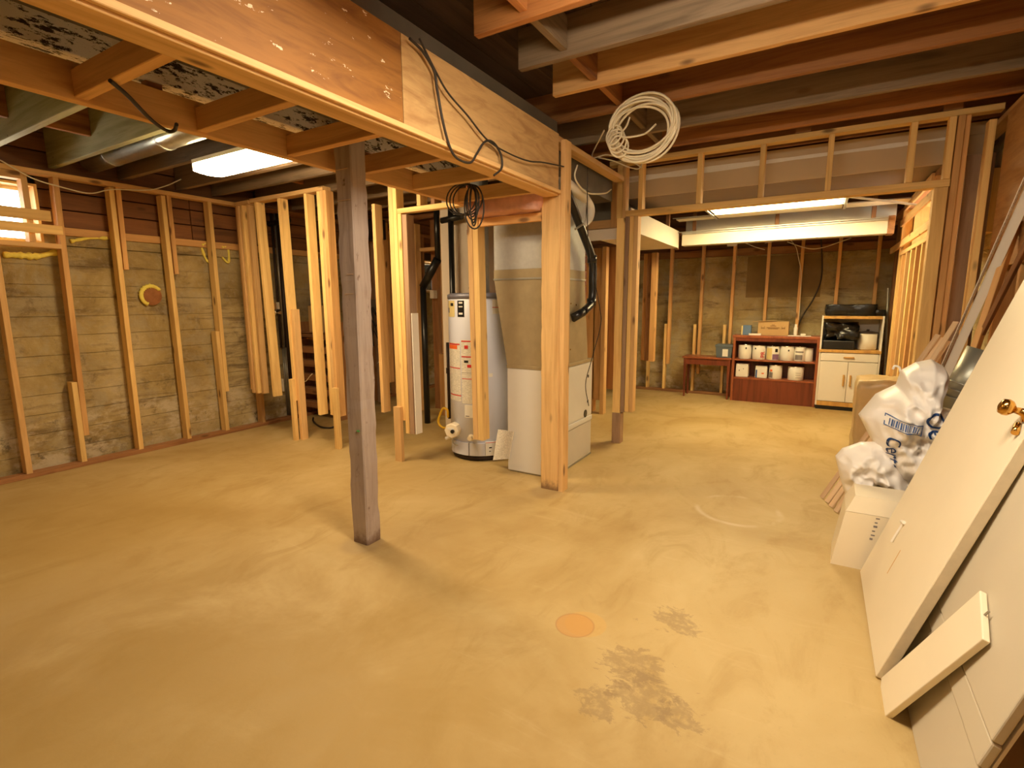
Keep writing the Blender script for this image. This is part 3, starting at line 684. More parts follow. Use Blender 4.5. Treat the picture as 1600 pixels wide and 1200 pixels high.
# coil of pale cable
cc = V((-1.05, 3.395, 2.44)); mb = MB()
for k in range(11):
    r = .175+.004*(k % 4)+random.uniform(-.012, .018); r2 = r*random.uniform(.84, 1.0); tx = random.uniform(-.25, .25); ph = V((random.uniform(-.02, .03), random.uniform(-.02, .02), random.uniform(-.03, .03)))
    mb.tube([cc+ph+V((r*math.cos(t)*1.05, r*math.sin(t)*math.sin(tx)*.5+.01*math.cos(3*t+k), r2*math.sin(t))) for t in [2*math.pi*i/36 for i in range(36)]], .0075, 6, closed=True)
co = mb.build('cable_coil', 'cable', smooth=True); tag(co, 'coil of cream electrical cable hanging from a ceiling joist', 'cable')
mb = MB(); kc = cc+V((-.165, -.02, -.03))
for k in range(4): mb.tube([kc+V((.05*math.cos(t)+.012*k, .03*math.sin(t+.5*k)-.03, .065*math.sin(t)-.025*k)) for t in [2*math.pi*i/18 for i in range(18)]], .0065, 6, closed=True)
mb.tube(arc3([kc+V((.05, -.02, -.02)), kc+V((.12, -.03, -.03)), kc+V((.2, -.02, -.02)), kc+V((.26, 0, .03))]), .006, 6)
mb.tube(arc3([kc+V((.03, -.02, 0)), kc+V((.08, -.03, .04)), kc+V((.10, -.03, .09))]), .006, 6)
mb.build('knot', 'cable', co, smooth=True)
MB().tube([cc+V((.02, .06, .19)), cc+V((.02, .07, .2)), cc+V((.02, .085, .2))], .006, 6).build('nail', 'iron', co)
cable('electrical_cable', [(-1.40, 3.65, 2.55), YP(925, 245, 4.0), YP(950, 242, 4.2), YP(985, 252, 4.55), YP(1003, 262, 4.60)], .0055, 'cable', 'pale cable sagging from the joists to the header wall corner')
cable('electrical_cable', [YP(935, 246, 4.1), YP(960, 252, 4.3), YP(985, 262, 4.55), YP(1000, 262, 4.61), YP(1008, 240, 4.61)], .0055, 'cable', 'second pale cable sagging just below the first one')
wy = 4.05
cable('electrical_cable', [XP(902, 258, -1.53), XP(898, 275, -1.53), XP(905, 290, -1.53), XP(920, 302, -1.53), XP(945, 302, -1.53), XP(955, 296, -1.53)], .006, 'cable', 'pale looped cable in front of the square duct end')
cable('electrical_cable', [XP(918, 262, -1.51), XP(918, 350, -1.51), XP(922, 400, -1.51), XP(937, 480, -1.51), XP(938, 510, -1.51), XP(925, 560, -1.56), XP(915, 600, -1.62), XP(920, 634, -1.665)], .0035, 'rubber', 'thin thermostat wire hanging beside the furnace to its side')
cable('electrical_cable', [YP(592, 315, 4.6), YP(590, 350, 4.6), YP(598, 400, 4.6), YP(597, 450, 4.6), YP(603, 500, 4.6), YP(602, 550, 4.6), YP(590, 568, 4.6)], .006, 'cable', 'pair of pale cables hanging down behind the dark post')

# ------------------------------------------------------------------ water heater
HC = V((-2.545, 3.735, 0)); HR = .275
wh = thing('water_heater', HC, 'tall grey tank water heater with warning labels behind a hanging stud', 'water heater')
mwh = Matrix.Translation(HC)
MB().lathe([(HR-.012, .045), (HR, .05), (HR, 1.385), (HR-.003, 1.388)], seg=64).build('tank', 'tank', wh, smooth=True, mw=mwh)
MB().lathe([(HR+.005, 1.386), (HR+.006, 1.42), (HR-.02, 1.432), (.05, 1.437)], seg=64).build('top_rim', 'tank_r', wh, smooth=True, mw=mwh)
MB().lathe([(HR-.03, 0), (HR-.015, .012), (HR-.015, .046)], seg=48).build('base_ring', 'iron', wh, smooth=True, mw=mwh)
PH0 = math.atan2(-HC.y, -HC.x)
def cyl(a, z, r=HR): a = PH0+math.radians(a); return V((r*math.cos(a), r*math.sin(a), z))
def patch(name, a0, a1, z0, z1, mat, dr=.002, par=wh):
    mb = MB(); n = max(2, int(abs(a1-a0)/6)+1)
    for i in range(n+1):
        a = a0+(a1-a0)*i/n
        for r in (HR-.001, HR+dr):
            mb.v += [tuple(cyl(a, z0, r)), tuple(cyl(a, z1, r))]
    for i in range(n):
        b = i*4; mb.f += [(b+2, b+6, b+7, b+3), (b, b+1, b+5, b+4), (b+1, b+3, b+7, b+5), (b, b+4, b+6, b+2)]
    mb.f += [(0, 2, 3, 1), (n*4, n*4+1, n*4+3, n*4+2)]
    return mb.build(name, mat, par, smooth=False, mw=mwh)
l1 = patch('label', -76, -38, .52, 1.02, 'print'); l2 = patch('label', -36, 4, .505, 1.045, 'print')
def sub(par, *a): return patch(*a, dr=.003, par=par)
sub(l1, 'red_band', -75, -39, 1.0, 1.012, 'labelr'); sub(l1, 'orange_band', -74, -45, .965, .998, 'labelo'); sub(l1, 'red_band', -75, -39, .80, .808, 'labelr'); sub(l1, 'red_band', -75, -38, .565, .574, 'labelr')
sub(l2, 'red_band', -35, 3, 1.03, 1.04, 'labelr'); sub(l2, 'red_band', -35, 3, .90, .91, 'labelr'); sub(l2, 'red_band', -35, 3, .716, .722, 'labelr'); sub(l2, 'ink_rule', -35, 3, .768, .771, 'inkgrey')
sub(l2, 'warning_symbol', -29, -22, .972, 1.0, 'labelr'); sub(l2, 'flame_picture', -16, -4, .99, 1.0, 'labelr'); sub(l2, 'ink_picture', -30, -22, .855, .875, 'black'); sub(l2, 'ink_picture', -24, -14, .815, .84, 'labelr')
d1 = patch('data_plate', -42, -28, 1.235, 1.37, 'black'); 
for z, hh in ((1.345, .014), (1.315, .01), (1.255, .016)):
    sub(d1, 'plate_text', -39, -31, z, z+hh, 'labelw')
d2 = patch('label', -75, -50, 1.235, 1.37, 'yellowish'); sub(d2, 'logo', -62, -53, 1.325, 1.35, 'black'); sub(d2, 'ring_mark', -74, -68, 1.27, 1.31, 'inkgrey')
patch('label', 22, 60, 1.26, 1.375, 'labelw'); patch('red_rule', 22, 60, 1.31, 1.316, 'labelr', .003)
sd2 = patch('label', -31, -6, .385, .495, 'labelw'); sub(sd2, 'print_spot', -29, -22, .395, .402, 'inkgrey'); sub(sd2, 'print_spot', -12, -8, .475, .485, 'inkgrey')
patch('access_door', -66, 5, .055, .165, 'tank', .012); patch('access_seam', -24, -22, .055, .165, 'tank_r', .013)
l3 = patch('label', 6, 40, .055, .175, 'labelw', .013); patch('red_rule', 7, 38, .168, .172, 'labelr', .014); patch('ink_mark', 12, 17, .12, .13, 'black', .014); patch('ink_mark', 12, 15, .09, .097, 'black', .014)
patch('small_label', 14, 21, .735, .765, 'labelw')
def radial(a, z, d): return HC+cyl(a, z, HR+d)
# gas control valve
a = -50; ctr = radial(a, .27, .045); Rz = Matrix.Rotation(PH0+math.radians(a+28), 4, 'Z')
gv = MB().lathe([(.03, -.045), (.062, -.045), (.066, -.035), (.066, .035), (.058, .045), (.02, .047)], seg=8, axis='x').build('gas_valve', 'cream', wh, mw=Matrix.Translation(ctr) @ Rz)
MB().lathe([(.017, .047), (.017, .062), (.010, .064)], c=(0, .018, 0), seg=12, axis='x').build('dial', 'black', gv, mw=Matrix.Translation(ctr) @ Rz)
MB().box(.047, .050, -.03, .03, .012, .03).build('valve_plate', 'labelw', gv, mw=Matrix.Translation(ctr) @ Rz)
p = radial(-52, .19, .04); cable('burner_tube', [ctr+V((0, 0, -.05)), p, p+V((0, 0, -.04)), radial(-45, .13, .0)], .006, 'galv', '', parent=wh)
MB().tube([radial(-58, .2, .02), radial(-60, .19, .09)], .014, 10).build('igniter', 'labelw', wh)
MB().lathe([(.026, 0), (.028, .008), (.016, .014), (.015, .03), (.02, .032), (.02, .05)], seg=14, axis='x').build('drain_valve', 'cream', wh, mw=Matrix.Translation(radial(-19, .215, -.004)) @ Matrix.Rotation(PH0+math.radians(-19), 4, 'Z'))
# yellow gas line and iron pipe
q0 = ctr+V((-.09, -.01, -.02)).lerp(V((-.09, -.01, -.02)), 1)
yl = [YP(703, 667, 3.60), YP(692, 668, 3.60), YP(685, 660, 3.60), YP(688, 646, 3.60), YP(693, 638, 3.60), YP(699, 641, 3.60), YP(700, 652, 3.62)]
MB().tube(arc3(yl), .011, 10).build('gas_hose', 'yellow', wh, smooth=True)
ip = YP(700, 560, 3.66); MB().tube([(ip.x, ip.y, .30), (ip.x, ip.y, 1.0)], .014, 10).build('gas_pipe', 'iron', wh, smooth=True)
MB().lathe([(.02, 0), (.02, .05)], c=(ip.x, ip.y, .72), seg=8).build('pipe_union', 'iron', wh)
tv = YP(697, 538, 3.66); MB().tube([tv, tv+V((.07, .05, 0))], .017, 10).build('relief_valve', 'chrome', wh)
# copper risers and flue on top
pc = YP(738, 455, 3.72)
MB().tube([(pc.x, pc.y, 1.43), (pc.x, pc.y, 1.50)], .012, 10).tube([(pc.x-.03, pc.y, 1.48), (pc.x+.035, pc.y, 1.48)], .012, 8).tube([(pc.x+.02, pc.y-.012, 1.47), (pc.x+.055, pc.y-.012, 1.47)], .016, 8).build('shutoff_valve', 'chrome', wh, smooth=True)
MB().tube(arc3([(pc.x, pc.y, 1.50), (pc.x-.005, pc.y, 1.8), (pc.x-.03, pc.y, 2.0), (pc.x-.035, pc.y, 2.435)]), .009, 10).build('copper_riser', 'copper', wh, smooth=True)
for z in (1.77, 1.93): MB().tube([(pc.x-.01-.02*(z > 1.9), pc.y, z), (pc.x-.01-.02*(z > 1.9), pc.y, z+.04)], .013, 10).build('coupling', 'copper', wh)
MB().tube([(HC.x, HC.y+.02, 1.437), (HC.x-.02, HC.y+.05, 2.435)], .075, 20).build('flue', 'plenum', wh, smooth=True)
# manual leaning between tank and furnace
b0, b1, b2, b3 = YP(771, 719, 3.43), YP(795, 717, 3.40), YP(803, 674, 3.40), YP(779, 671, 3.47)
nb = (b1-b0).cross(b3-b0).normalized()*.006
bk = MB().hexa([b0+nb, b1+nb, b1-nb, b0-nb, b3+nb, b2+nb, b2-nb, b3-nb]).build('instruction_booklet', 'print'); tag(bk, 'white instruction booklet leaning between the grey tank and furnace', 'booklet')

# ------------------------------------------------------------------ furnace and plenum
fx0, fx1, fy0, fy1 = -2.075, -1.675, 3.415, 4.19
fu = thing('furnace', ((fx0+fx1)/2, (fy0+fy1)/2, 0), 'beige furnace cabinet with tall sheet metal plenum behind the pine post', 'furnace')
rbox('cabinet', fu, fx0, fx1, fy0, fy1, .012, .842, 'furn', .004)
rbox('base_pan', fu, fx0+.01, fx1+.002, fy0+.01, fy1+.01, 0, .012, 'galv', .001)
rbox('side_panel', fu, fx1, fx1+.006, fy0+.01, fy1-.01, .375, .835, 'furn', .002); rbox('lower_panel', fu, fx1, fx1+.005, fy0+.02, fy1-.02, .03, .315, 'furn_d', .002)
rbox('door_rail', fu, fx1, fx1+.012, fy0+.005, fy1-.005, .325, .365, 'furn', .004)
rbox('top_flange', fu, fx0-.004, fx1+.008, fy0-.004, fy1+.004, .842, .868, 'plenum_b', .002)
for (yy, zz) in ((fy1-.1, .72), (fy1-.1, .50)): MB().lathe([(.014, 0), (.014, .004)], c=(fx1+.004, yy, zz), seg=14, axis='x').build('knockout', 'iron', fu)
MB().lathe([(.034, 0), (.034, .005), (.026, .007)], c=(fx1+.004, fy1-.15, .40), seg=18, axis='x').build('grommet', 'black', fu)
px0, px1, py0, py1 = -2.19, -1.675, 3.42, 4.0
MB().hexa([(fx0, fy0, .868), (fx1, fy0, .868), (fx1, fy1-.1, .868), (fx0, fy1-.1, .868), (px0, py0, 1.52), (px1, py0, 1.52), (px1, py1, 1.52), (px0, py1, 1.52)]).build('transition', 'plenum_b', fu)
rbox('seam_strip', fu, px0-.006, px1+.006, py0-.006, py1+.006, 1.52, 1.535, 'galv', .002)
rbox('seam_tape', fu, px0-.002, px1+.002, py0-.002, py1+.002, 1.535, 1.60, 'plenum_b', .001)
rbox('plenum', fu, px0, px1, py0, py1, 1.60, 2.24, 'plenum', .002)
rbox('plenum_head', fu, px0+.05, px1, py0-.0, 4.6, 2.242, 2.5, 'tin_dark', .002)
for (a_, b_) in ((3.62, 1.33), (3.72, 1.34), (3.82, 1.33), (3.72, .98)): MB().lathe([(.006, 0), (.006, .004)], c=(px1+.001, a_, b_), seg=8, axis='x').build('screw', 'brass', fu)

# black vent pipe beside the furnace
vp = [XP(x_, y_, -1.60) for x_, y_ in ((886, 300), (893, 318), (910, 362), (925, 405), (926, 440), (924, 472), (912, 487))]
bp = MB()
bp.tube(arc3(vp, 6), .032, 16); o = bp.build('vent_pipe', 'black', smooth=True); tag(o, 'bent black plastic vent pipe beside the furnace plenum', 'pipe')
for q in (vp[3], vp[5]): MB().tube([q+V((0, 0, -.03)), q+V((0, 0, .03))], .038, 16).build('coupling', 'black', o, smooth=True)
MB().tube([vp[6], vp[6]+V((-.06, -.08, -.05))], .034, 16).build('elbow', 'black', o, smooth=True)
wp = [XP(880, 282, -1.59), XP(900, 298, -1.59), XP(914, 310, -1.59)]
o = MB().tube(wp, .036, 16).build('vent_pipe', 'whitepvc', smooth=True); tag(o, 'cream insulated round duct above the black vent pipe', 'pipe')
MB().tube(arc3([XP(917, 309, -1.59), XP(923, 325, -1.59), XP(921, 342, -1.59), XP(911, 354, -1.59)], 6), [.014+.018*math.sin(math.pi*min(1, (i+2)/20)) for i in range(19)], 14).build('taped_elbow', 'whitepvc', o, smooth=True)
MB().tube([XP(911, 350, -1.555), XP(899, 358, -1.555)], .008, 8).build('strap', 'galv', o)
# square duct end behind
sq = thing('return_duct', (-2.0, 4.9, 2.1), 'dark square duct end framed in wood over the far partition', 'duct')
a_, b_ = YP(915, 300, 4.9), YP(956, 347, 4.9)
rbox('duct', sq, -2.07, b_.x, 4.9, 5.9, b_.z+.02, 2.50, 'tin_dark', .003)
bar('frame', sq, b_.x+.002, b_.x+.06, 4.86, 4.9, b_.z-.06, 2.55, 'orange'); bar('frame', sq, -2.07, b_.x, 4.86, 4.9, b_.z-.06, b_.z+.018, 'orange')
o = MB().hexa([(-2.3, 4.78, 1.70), (-1.66, 4.78, 1.70), (-1.66, 4.80, 1.70), (-2.3, 4.80, 1.70), (-2.3, 4.78, 2.0), (-1.66, 4.78, 2.0), (-1.66, 4.80, 2.0), (-2.3, 4.80, 2.0)])
# chimney of bricks behind the furnace
ch = thing('chimney', (-2.3, 4.85, 0), 'brick chimney stack behind the furnace, joints pale', 'chimney')
cx0, cx1, cy0, cy1 = -2.62, -2.085, 4.70, 5.02
MB().box(cx0+.012, cx1-.012, cy0+.012, cy1-.012, 0, 2.59).build('mortar_core', 'plaster', ch)
k = 0; z = .0
while z < 2.5:
    n = 3; wd = (cx1-cx0)/n; off = wd/2 if k % 2 else 0
    xs = [cx0+wd*i+off for i in range(n)]
    for x in xs:
        a_, b_ = x, min(x+wd-.012, cx1)
        if b_-a_ > .03: bar('brick', ch, a_, b_, cy0, cy0+.09, z, z+.063, 'brick', ch=.002)
    if off: bar('brick', ch, cx0, cx0+off-.012, cy0, cy0+.09, z, z+.063, 'brick', ch=.002)
    bar('brick', ch, cx1-.09, cx1, cy0+.10, cy0+.205, z, z+.063, 'brick', ch=.002); bar('brick', ch, cx1-.09, cx1, cy0+.217, cy1, z, z+.063, 'brick', ch=.002)
    z += .076; k += 1
# beige parged flue enclosure left of the plenum
a_, b_ = YP(712, 400, 4.5).x, YP(736, 400, 4.5).x
o = rbox('flue_casing', None, a_, b_+.35, 4.25, 4.6, 0, 2.435, 'drywall', .004); tag(o, 'beige boxed flue casing rising behind the grey tank', 'chimney')
# partition studs far behind, left of the far room
fp = thing('stud_wall', (-2.35, 5.95, 0), 'short run of orange studs between furnace corner and far room', 'framing')
def fst(px, z0, z1, mat, w_=.09, y=5.9):
    x = YP(px, 560, y).x; bar('stud', fp, x, x+w_, y, y+.089, z0, z1, mat)
fst(908, .0, 1.985, 'orange', .17); fst(926, .15, 1.985, 'orange', .10); fst(938, .0, 1.985, 'pine', .05, 5.8); fst(944, .3, 1.985, 'brown', .12)
o = pillow('crumpled_paper', 'paper', -2.46, -2.28, 5.58, 5.72, 0.0, .42, 'torn white drywall scrap with dark stain standing behind furnace', 'debris', amp=.05, seed=4, bev=.15)
pillow('crumpled_foil', 'black', -2.45, -2.33, 5.50, 5.57, 0, .3, 'dark scrap in front of the torn white drywall piece', 'debris', amp=.05, seed=8, bev=.3)
for i, (px, mt) in enumerate(((1001, 'orange'), (1008, 'brown'), (1016, 'orange'))):
    x = YP(px, 560, 7.0).x; bar('stud', fp, x, x+.07, 7.0-.05*i, 7.089-.05*i, .55 if i != 2 else .55, 1.99, mt)

# ------------------------------------------------------------------ far room: back wall framing
bw = thing('stud_wall', (-.6, 7.86, 0), 'far row of thin studs against the end concrete wall', 'framing')
ys = 7.81
bar('bottom_plate', bw, -2.6, .95, ys, ys+.089, 0, .038, 'brown'); bar('top_plate', bw, -2.6, .95, ys, ys+.089, 2.30, 2.338, 'brown')
for pxt, pxb, zb in ((1048, 1040, .42), (1096, 1089, .30), (1144, 1137, .50), (1196, 1190, .04), (1249, 1240, .04), (1306, 1298, .04), (1366, 1358, .04)):
    xt, xbm = YP(pxt, 400, ys).x, YP(pxb, 560, ys).x
    xt = xbm = (xt+xbm)/2
    bar('stud', bw, xt, xt+.038, ys, ys+.089, zb, 2.298, 'orange')
for px in (1010, 1036, 1081, 1127): 
    x = YP(px, 560, ys).x; bar('sister_stud', bw, x, x+.036, ys-.001, ys+.085, .04, 1.02, 'pine_y')
for px in (1388, 1397): 
    x = YP(px, 500, ys).x; bar('stud', bw, x, x+.06, ys, ys+.089, .04, 2.298, 'brown')
bar('nailer', bw, -1.52, -1.0, ys+.02, ys+.06, 1.99, 2.05, 'pine') if False else None
mb = MB().box(-.9, 0.0, YB-.012, YB, 1.40, 1.96)
MB().box(-.93, .02, YB-.006, YB+.01, 1.385, 1.975).build('patch_rim', 'concrete', wb); o = mb.build('wall_patch', plain('brown_patch', (.23, .155, .065), .9, var=.25, scale=5), wb)
# wires on back wall
cable('electrical_cable', [YP(x, y, ys-.02) for x, y in ((1230, 378), (1262, 388), (1285, 387), (1312, 378), (1330, 372))], .006, 'cable', 'white cable sagging along the top of the far studs')
cable('electrical_cable', [YP(x, y, ys+.03) for x, y in ((1283, 370), (1284, 430), (1272, 465), (1255, 492), (1246, 512))], .009, 'rubber', 'black cable hanging down the far concrete wall')
cable('electrical_cable', [YP(x, y, ys-.015) for x, y in ((1195, 380), (1215, 376), (1232, 374), (1243, 385), (1247, 400), (1252, 430), (1250, 470), (1248, 500))], .004, 'cable', 'thin pale wire hanging beside the third far stud')
cable('electrical_cable', [YP(x, y, ys-.02) for x, y in ((1140, 383), (1160, 379), (1180, 386), (1195, 390))], .005, 'cable', 'short pale wire by the white junction box')
jb = rbox('junction_box', None, YP(1137, 380, ys).x, YP(1152, 380, ys).x, ys-.05, ys-.002, 2.10, 2.19, 'paper'); tag(jb, 'small white junction box high on the far studs', 'junction box')

# ------------------------------------------------------------------ right wall framing
rw = thing('stud_wall', (1.0, 5.5, 0), 'studs and panel boards lining the right-hand wall', 'framing')
XW = .95
bar('bottom_plate', rw, XW, XW+.089, YF+.3, 7.7, 0, .038, 'brown'); bar('top_plate', rw, XW, XW+.089, YF+.3, 7.7, 2.52, 2.558, 'pine')
for y in (-1.8, -1.0, -.2, .6, 1.3, 1.9, 2.5, 2.95, 3.45, 3.95, 4.35): bar('stud', rw, XW, XW+.089, y, y+.045, .04, 2.518, 'orange')
tag(bar('panel_board', rw, XW-.012, XW, 2.6, 4.58, 1.55, 2.517, 'osb'), 'brown panel board')
bar('panel_board', rw, XW+.09, XW+.10, 0.5, 4.58, .04, 2.5, 'brown')
bar('wide_stud', rw, XW-.02, XW-.012, 3.6, 3.78, .04, 1.55, 'orange')
# studs of the far right wall with the slatted window
XQ = .70
def rst(px, py, z0, z1, mat, w_=.05, x=XQ):
    y = XP(px, py, x).y; bar('stud', rw, x, x+.089, y, y+w_, z0, z1, mat)
for y, mt in ((4.95, 'pine'), (5.22, 'orange'), (5.50, 'pine_y'), (5.80, 'orange'), (6.1, 'pine_y'), (6.4, 'pine'), (6.7, 'orange'), (6.98, 'pine_y')):
    bar('stud', rw, XQ, XQ+.089, y, y+.05, .04, 1.815 if 5.3 < y < 6.9 else 2.295, mt)
bar('bottom_plate', rw, XQ, XQ+.089, 4.8, 7.1, 0, .038, 'brown'); bar('top_plate', rw, XQ, XQ+.089, 4.8, 7.7, 2.297, 2.333, 'brown')
bar('window_sill', rw, XQ, XQ+.088, 5.30, 6.95, 1.818, 1.858, 'pine')
for (pa_, pb_) in (((1409, 345), (1457, 310)), ((1392, 392), (1456, 349)), ((1416, 316), (1457, 288))):
    a_, b_ = XP(*pa_, XQ-.012), XP(*pb_, XQ-.012); z_ = (a_.z+b_.z)/2; bar('slat', rw, XQ-.022, XQ-.002, max(5.1, min(a_.y, b_.y)), min(7.7, max(a_.y, b_.y)), z_-.035, z_+.035, 'pine')
o = beam('plastic_pipe', None, YP(1325, 307, 5.9), YP(1432, 320, 5.9), .02, .012, (0, 0, 1), 'whitepvc'); tag(o, 'pale plastic strip lying on the grid near the slatted window', 'pipe')
for i, dx in enumerate((0,)):
    o = MB().tube([YP(1386, 590, 7.55)*V((1, 1, 0)) if False else V((YP(1386, 590, 7.55).x, 7.55, 0)), YP(1388, 450, 7.70)], .012, 8).build('conduit', 'galv'); 
    tag(o, 'thin grey conduit leaning in the corner beside white cabinet', 'pipe')
for i, (px, lab) in enumerate(((1393, 'dark slim plank standing upright beside the grey conduit'), (1400, 'second dark slim plank standing behind the first'))):
    x = YP(px, 560, 7.35).x; o = bar('plank', None, x, x+.035, 7.3, 7.36, 0, 1.25+.1*i, 'darkgreen'); tag(o, lab, 'plank')

# ------------------------------------------------------------------ far room furniture
FY = 7.50
# table
x0, x1 = YP(1068, 560, FY).x, YP(1143, 562, FY).x
tb = thing('side_table', ((x0+x1)/2, FY+.15, 0), 'small dark red wooden side table against the far wall', 'table')
rbox('table_top', tb, x0-.02, x1, FY-.0, FY+.30, .555, .58, 'mahog_e', .004)
rbox('apron', tb, x0+.02, x1-.04, FY+.02, FY+.04, .47, .553, 'mahog', .003); rbox('apron', tb, x0+.02, x1-.04, FY+.26, FY+.28, .47, .553, 'mahog', .003)
for x in (x0+.0, x1-.055):
    for y in (FY+.012, FY+.25):
        MB().hexa([(x+.01, y+.01, 0), (x+.03, y+.01, 0), (x+.03, y+.03, 0), (x+.01, y+.03, 0), (x, y, .553), (x+.04, y, .553), (x+.04, y+.04, .553), (x, y+.04, .553)]).build('leg', 'mahog', tb)
# blue-grey tote on it
bx0, bx1 = YP(1117, 560, FY).x, YP(1143, 560, FY).x
bt = thing('storage_tote', ((bx0+bx1)/2, FY+.14, .581), 'dark blue-grey plastic tote on the red side table', 'box')
MB().hexa([(bx0+.012, FY+.03, .581), (bx1-.012, FY+.03, .581), (bx1-.012, FY+.25, .581), (bx0+.012, FY+.25, .581), (bx0, FY+.02, .73), (bx1, FY+.02, .73), (bx1, FY+.26, .73), (bx0, FY+.26, .73)]).build('body', 'bluebox', bt)
rbox('lid', bt, bx0-.01, bx1+.01, FY+.012, FY+.27, .73, .758, 'bluebox', .006); MB().box(bx0+.09, bx0+.16, FY+.015, FY+.022, .60, .70).build('label', 'labelw', bt)
# shelf unit
x0, x1 = YP(1144, 560, FY).x, YP(1279, 560, FY).x
sh = thing('shelf_unit', ((x0+x1)/2, FY+.15, 0), 'low mahogany shelf unit holding paint cans against the far wall', 'shelf')
rbox('top_board', sh, x0-.01, x1+.01, FY-.005, FY+.30, .865, .90, 'mahog_e', .004); rbox('fascia', sh, x0+.02, x1-.02, FY+.004, FY+.02, .82, .865, 'mahog', .003)
for x in (x0, x1-.03): rbox('side_panel', sh, x, x+.03, FY, FY+.29, 0, .865, 'mahog_e', .003)
rbox('back_panel', sh, x0+.03, x1-.03, FY+.28, FY+.29, .05, .865, 'mahog', .001)
ZS1, ZS2 = .575, .325
for z in (ZS1, ZS2): rbox('shelf', sh, x0+.03, x1-.03, FY+.005, FY+.28, z-.02, z, 'mahog_e', .002)
rbox('kick_panel', sh, x0+.03, x1-.03, FY+.012, FY+.026, .0, .305, 'mahog', .002)
def can(x, z, r, h, label, body='labelw', bands=(), handle=True, sq=False, y=FY+.12, cat='paint can', name='paint_can', group='paint cans on the mahogany shelf unit'):
    t = thing(name, (x, y, z), label, cat, group); m_ = Matrix.Translation((x, y, z))
    if sq: rbox('body', t, -r, r, -r, r, 0, h, body, .012, mw=m_); rbox('lid', t, -r*.98, r*.98, -r*.98, r*.98, h, h+.012, 'paper', .004, mw=m_)
    else:
        MB().lathe([(r*.97, 0), (r, .004), (r, h-.004), (r*.97, h)], seg=28).build('body', body, t, smooth=True, mw=m_)
        MB().lathe([(r*1.03, h), (r*1.03, h+.008), (r*.9, h+.008), (r*.88, h+.003)], seg=28).build('lid', 'chrome' if not sq else 'paper', t, smooth=True, mw=m_)
        if handle: MB().tube([(r*1.02*math.cos(q), -abs(r*.35)*math.sin(q)-.4*r*math.sin(q), h*.8-r*.55*math.sin(q)*.8) for q in [math.pi*i/14 for i in range(15)]], .002, 6).build('handle', 'galv', t, mw=m_)
    for (a0, a1, b0_, b1_, mt) in bands:
        mb = MB(); n = 6
        if sq: mb.box(r*math.sin(math.radians(a0)), r*math.sin(math.radians(a1)), -r-.002, -r, b0_*h, b1_*h)
        else:
            for i in range(n+1):
                q = math.radians(-90+a0+(a1-a0)*i/n); mb.v += [(r*1.01*math.cos(q), r*1.01*math.sin(q), b0_*h), (r*1.01*math.cos(q), r*1.01*math.sin(q), b1_*h)]
            mb.f = [(2*i, 2*i+2, 2*i+3, 2*i+1) for i in range(n)]
        mb.build('label_patch', mt, t, mw=m_)
    return t
def sx(px): return YP(px, 550, FY+.12).x+.0
r_ = .083
can(sx(1164), ZS1, r_, .19, 'white pail with a black dot, leftmost on the upper shelf', bands=((8, 20, .72, .84, 'black'),), handle=False)
c2 = can(sx(1186), ZS1, r_, .185, 'white pail with dark red letters, second on the upper shelf', bands=((-35, -22, .74, .86, 'black'),), handle=False)
text('lettering', c2, 'PR', .075, Matrix.Translation((sx(1186)+.055, FY+.12-r_*.90, ZS1+.07)) @ Matrix.Rotation(math.radians(28), 4, 'Z') @ Matrix.Rotation(math.pi/2, 4, 'X') @ Matrix.Rotation(math.pi/2, 4, 'Z'), 'labelr')
can(sx(1208), ZS1, r_*.98, .18, 'can with pale yellow and mauve label, third on the upper shelf', bands=((-60, -5, .05, .9, 'yellowish'), (0, 60, .05, .45, 'mauve'), (20, 45, .6, .85, 'black')), handle=False)
can(sx(1230), ZS1, r_, .185, 'white pail with a black spot, fourth on the upper shelf', bands=((8, 20, .68, .8, 'black'),), handle=False)
can(sx(1250), ZS1, r_*.78, .185, 'grey-labelled can with dark print, fifth on the upper shelf', body='labelw', bands=((-50, 30, .1, .45, 'inkgrey'), (-50, 40, .6, .7, 'inkgrey')), handle=False)
can(sx(1264), ZS1, r_*.6, .17, 'slim pale can at the right end of the upper shelf', y=FY+.14, handle=False)
can(sx(1162), ZS2, .078, .17, 'square white tub, leftmost on the lower shelf', sq=True, bands=((-30, -20, .5, .6, 'inkgrey'), (10, 18, .65, .72, 'inkgrey')), cat='tub', name='plastic_tub')
can(sx(1192), ZS2, .072, .15, 'square white tub with a blue stripe on the lower shelf', sq=True, bands=((-65, -40, .05, .75, 'blue'), (5, 30, .4, .5, 'labelo')), cat='tub', name='plastic_tub')
can(sx(1214), ZS2, .080, .18, 'round can with a dark picture, third on the lower shelf', bands=((-60, -20, .1, .5, 'inkgrey'), (-50, -25, .55, .7, 'labelo')))
can(sx(1246), ZS2-.0, .092, .175, 'white round can with wire handle, rightmost on the lower shelf', bands=((0, 40, .2, .22, 'inkgrey'), (0, 40, .4, .42, 'inkgrey'), (0, 40, .55, .57, 'inkgrey')))
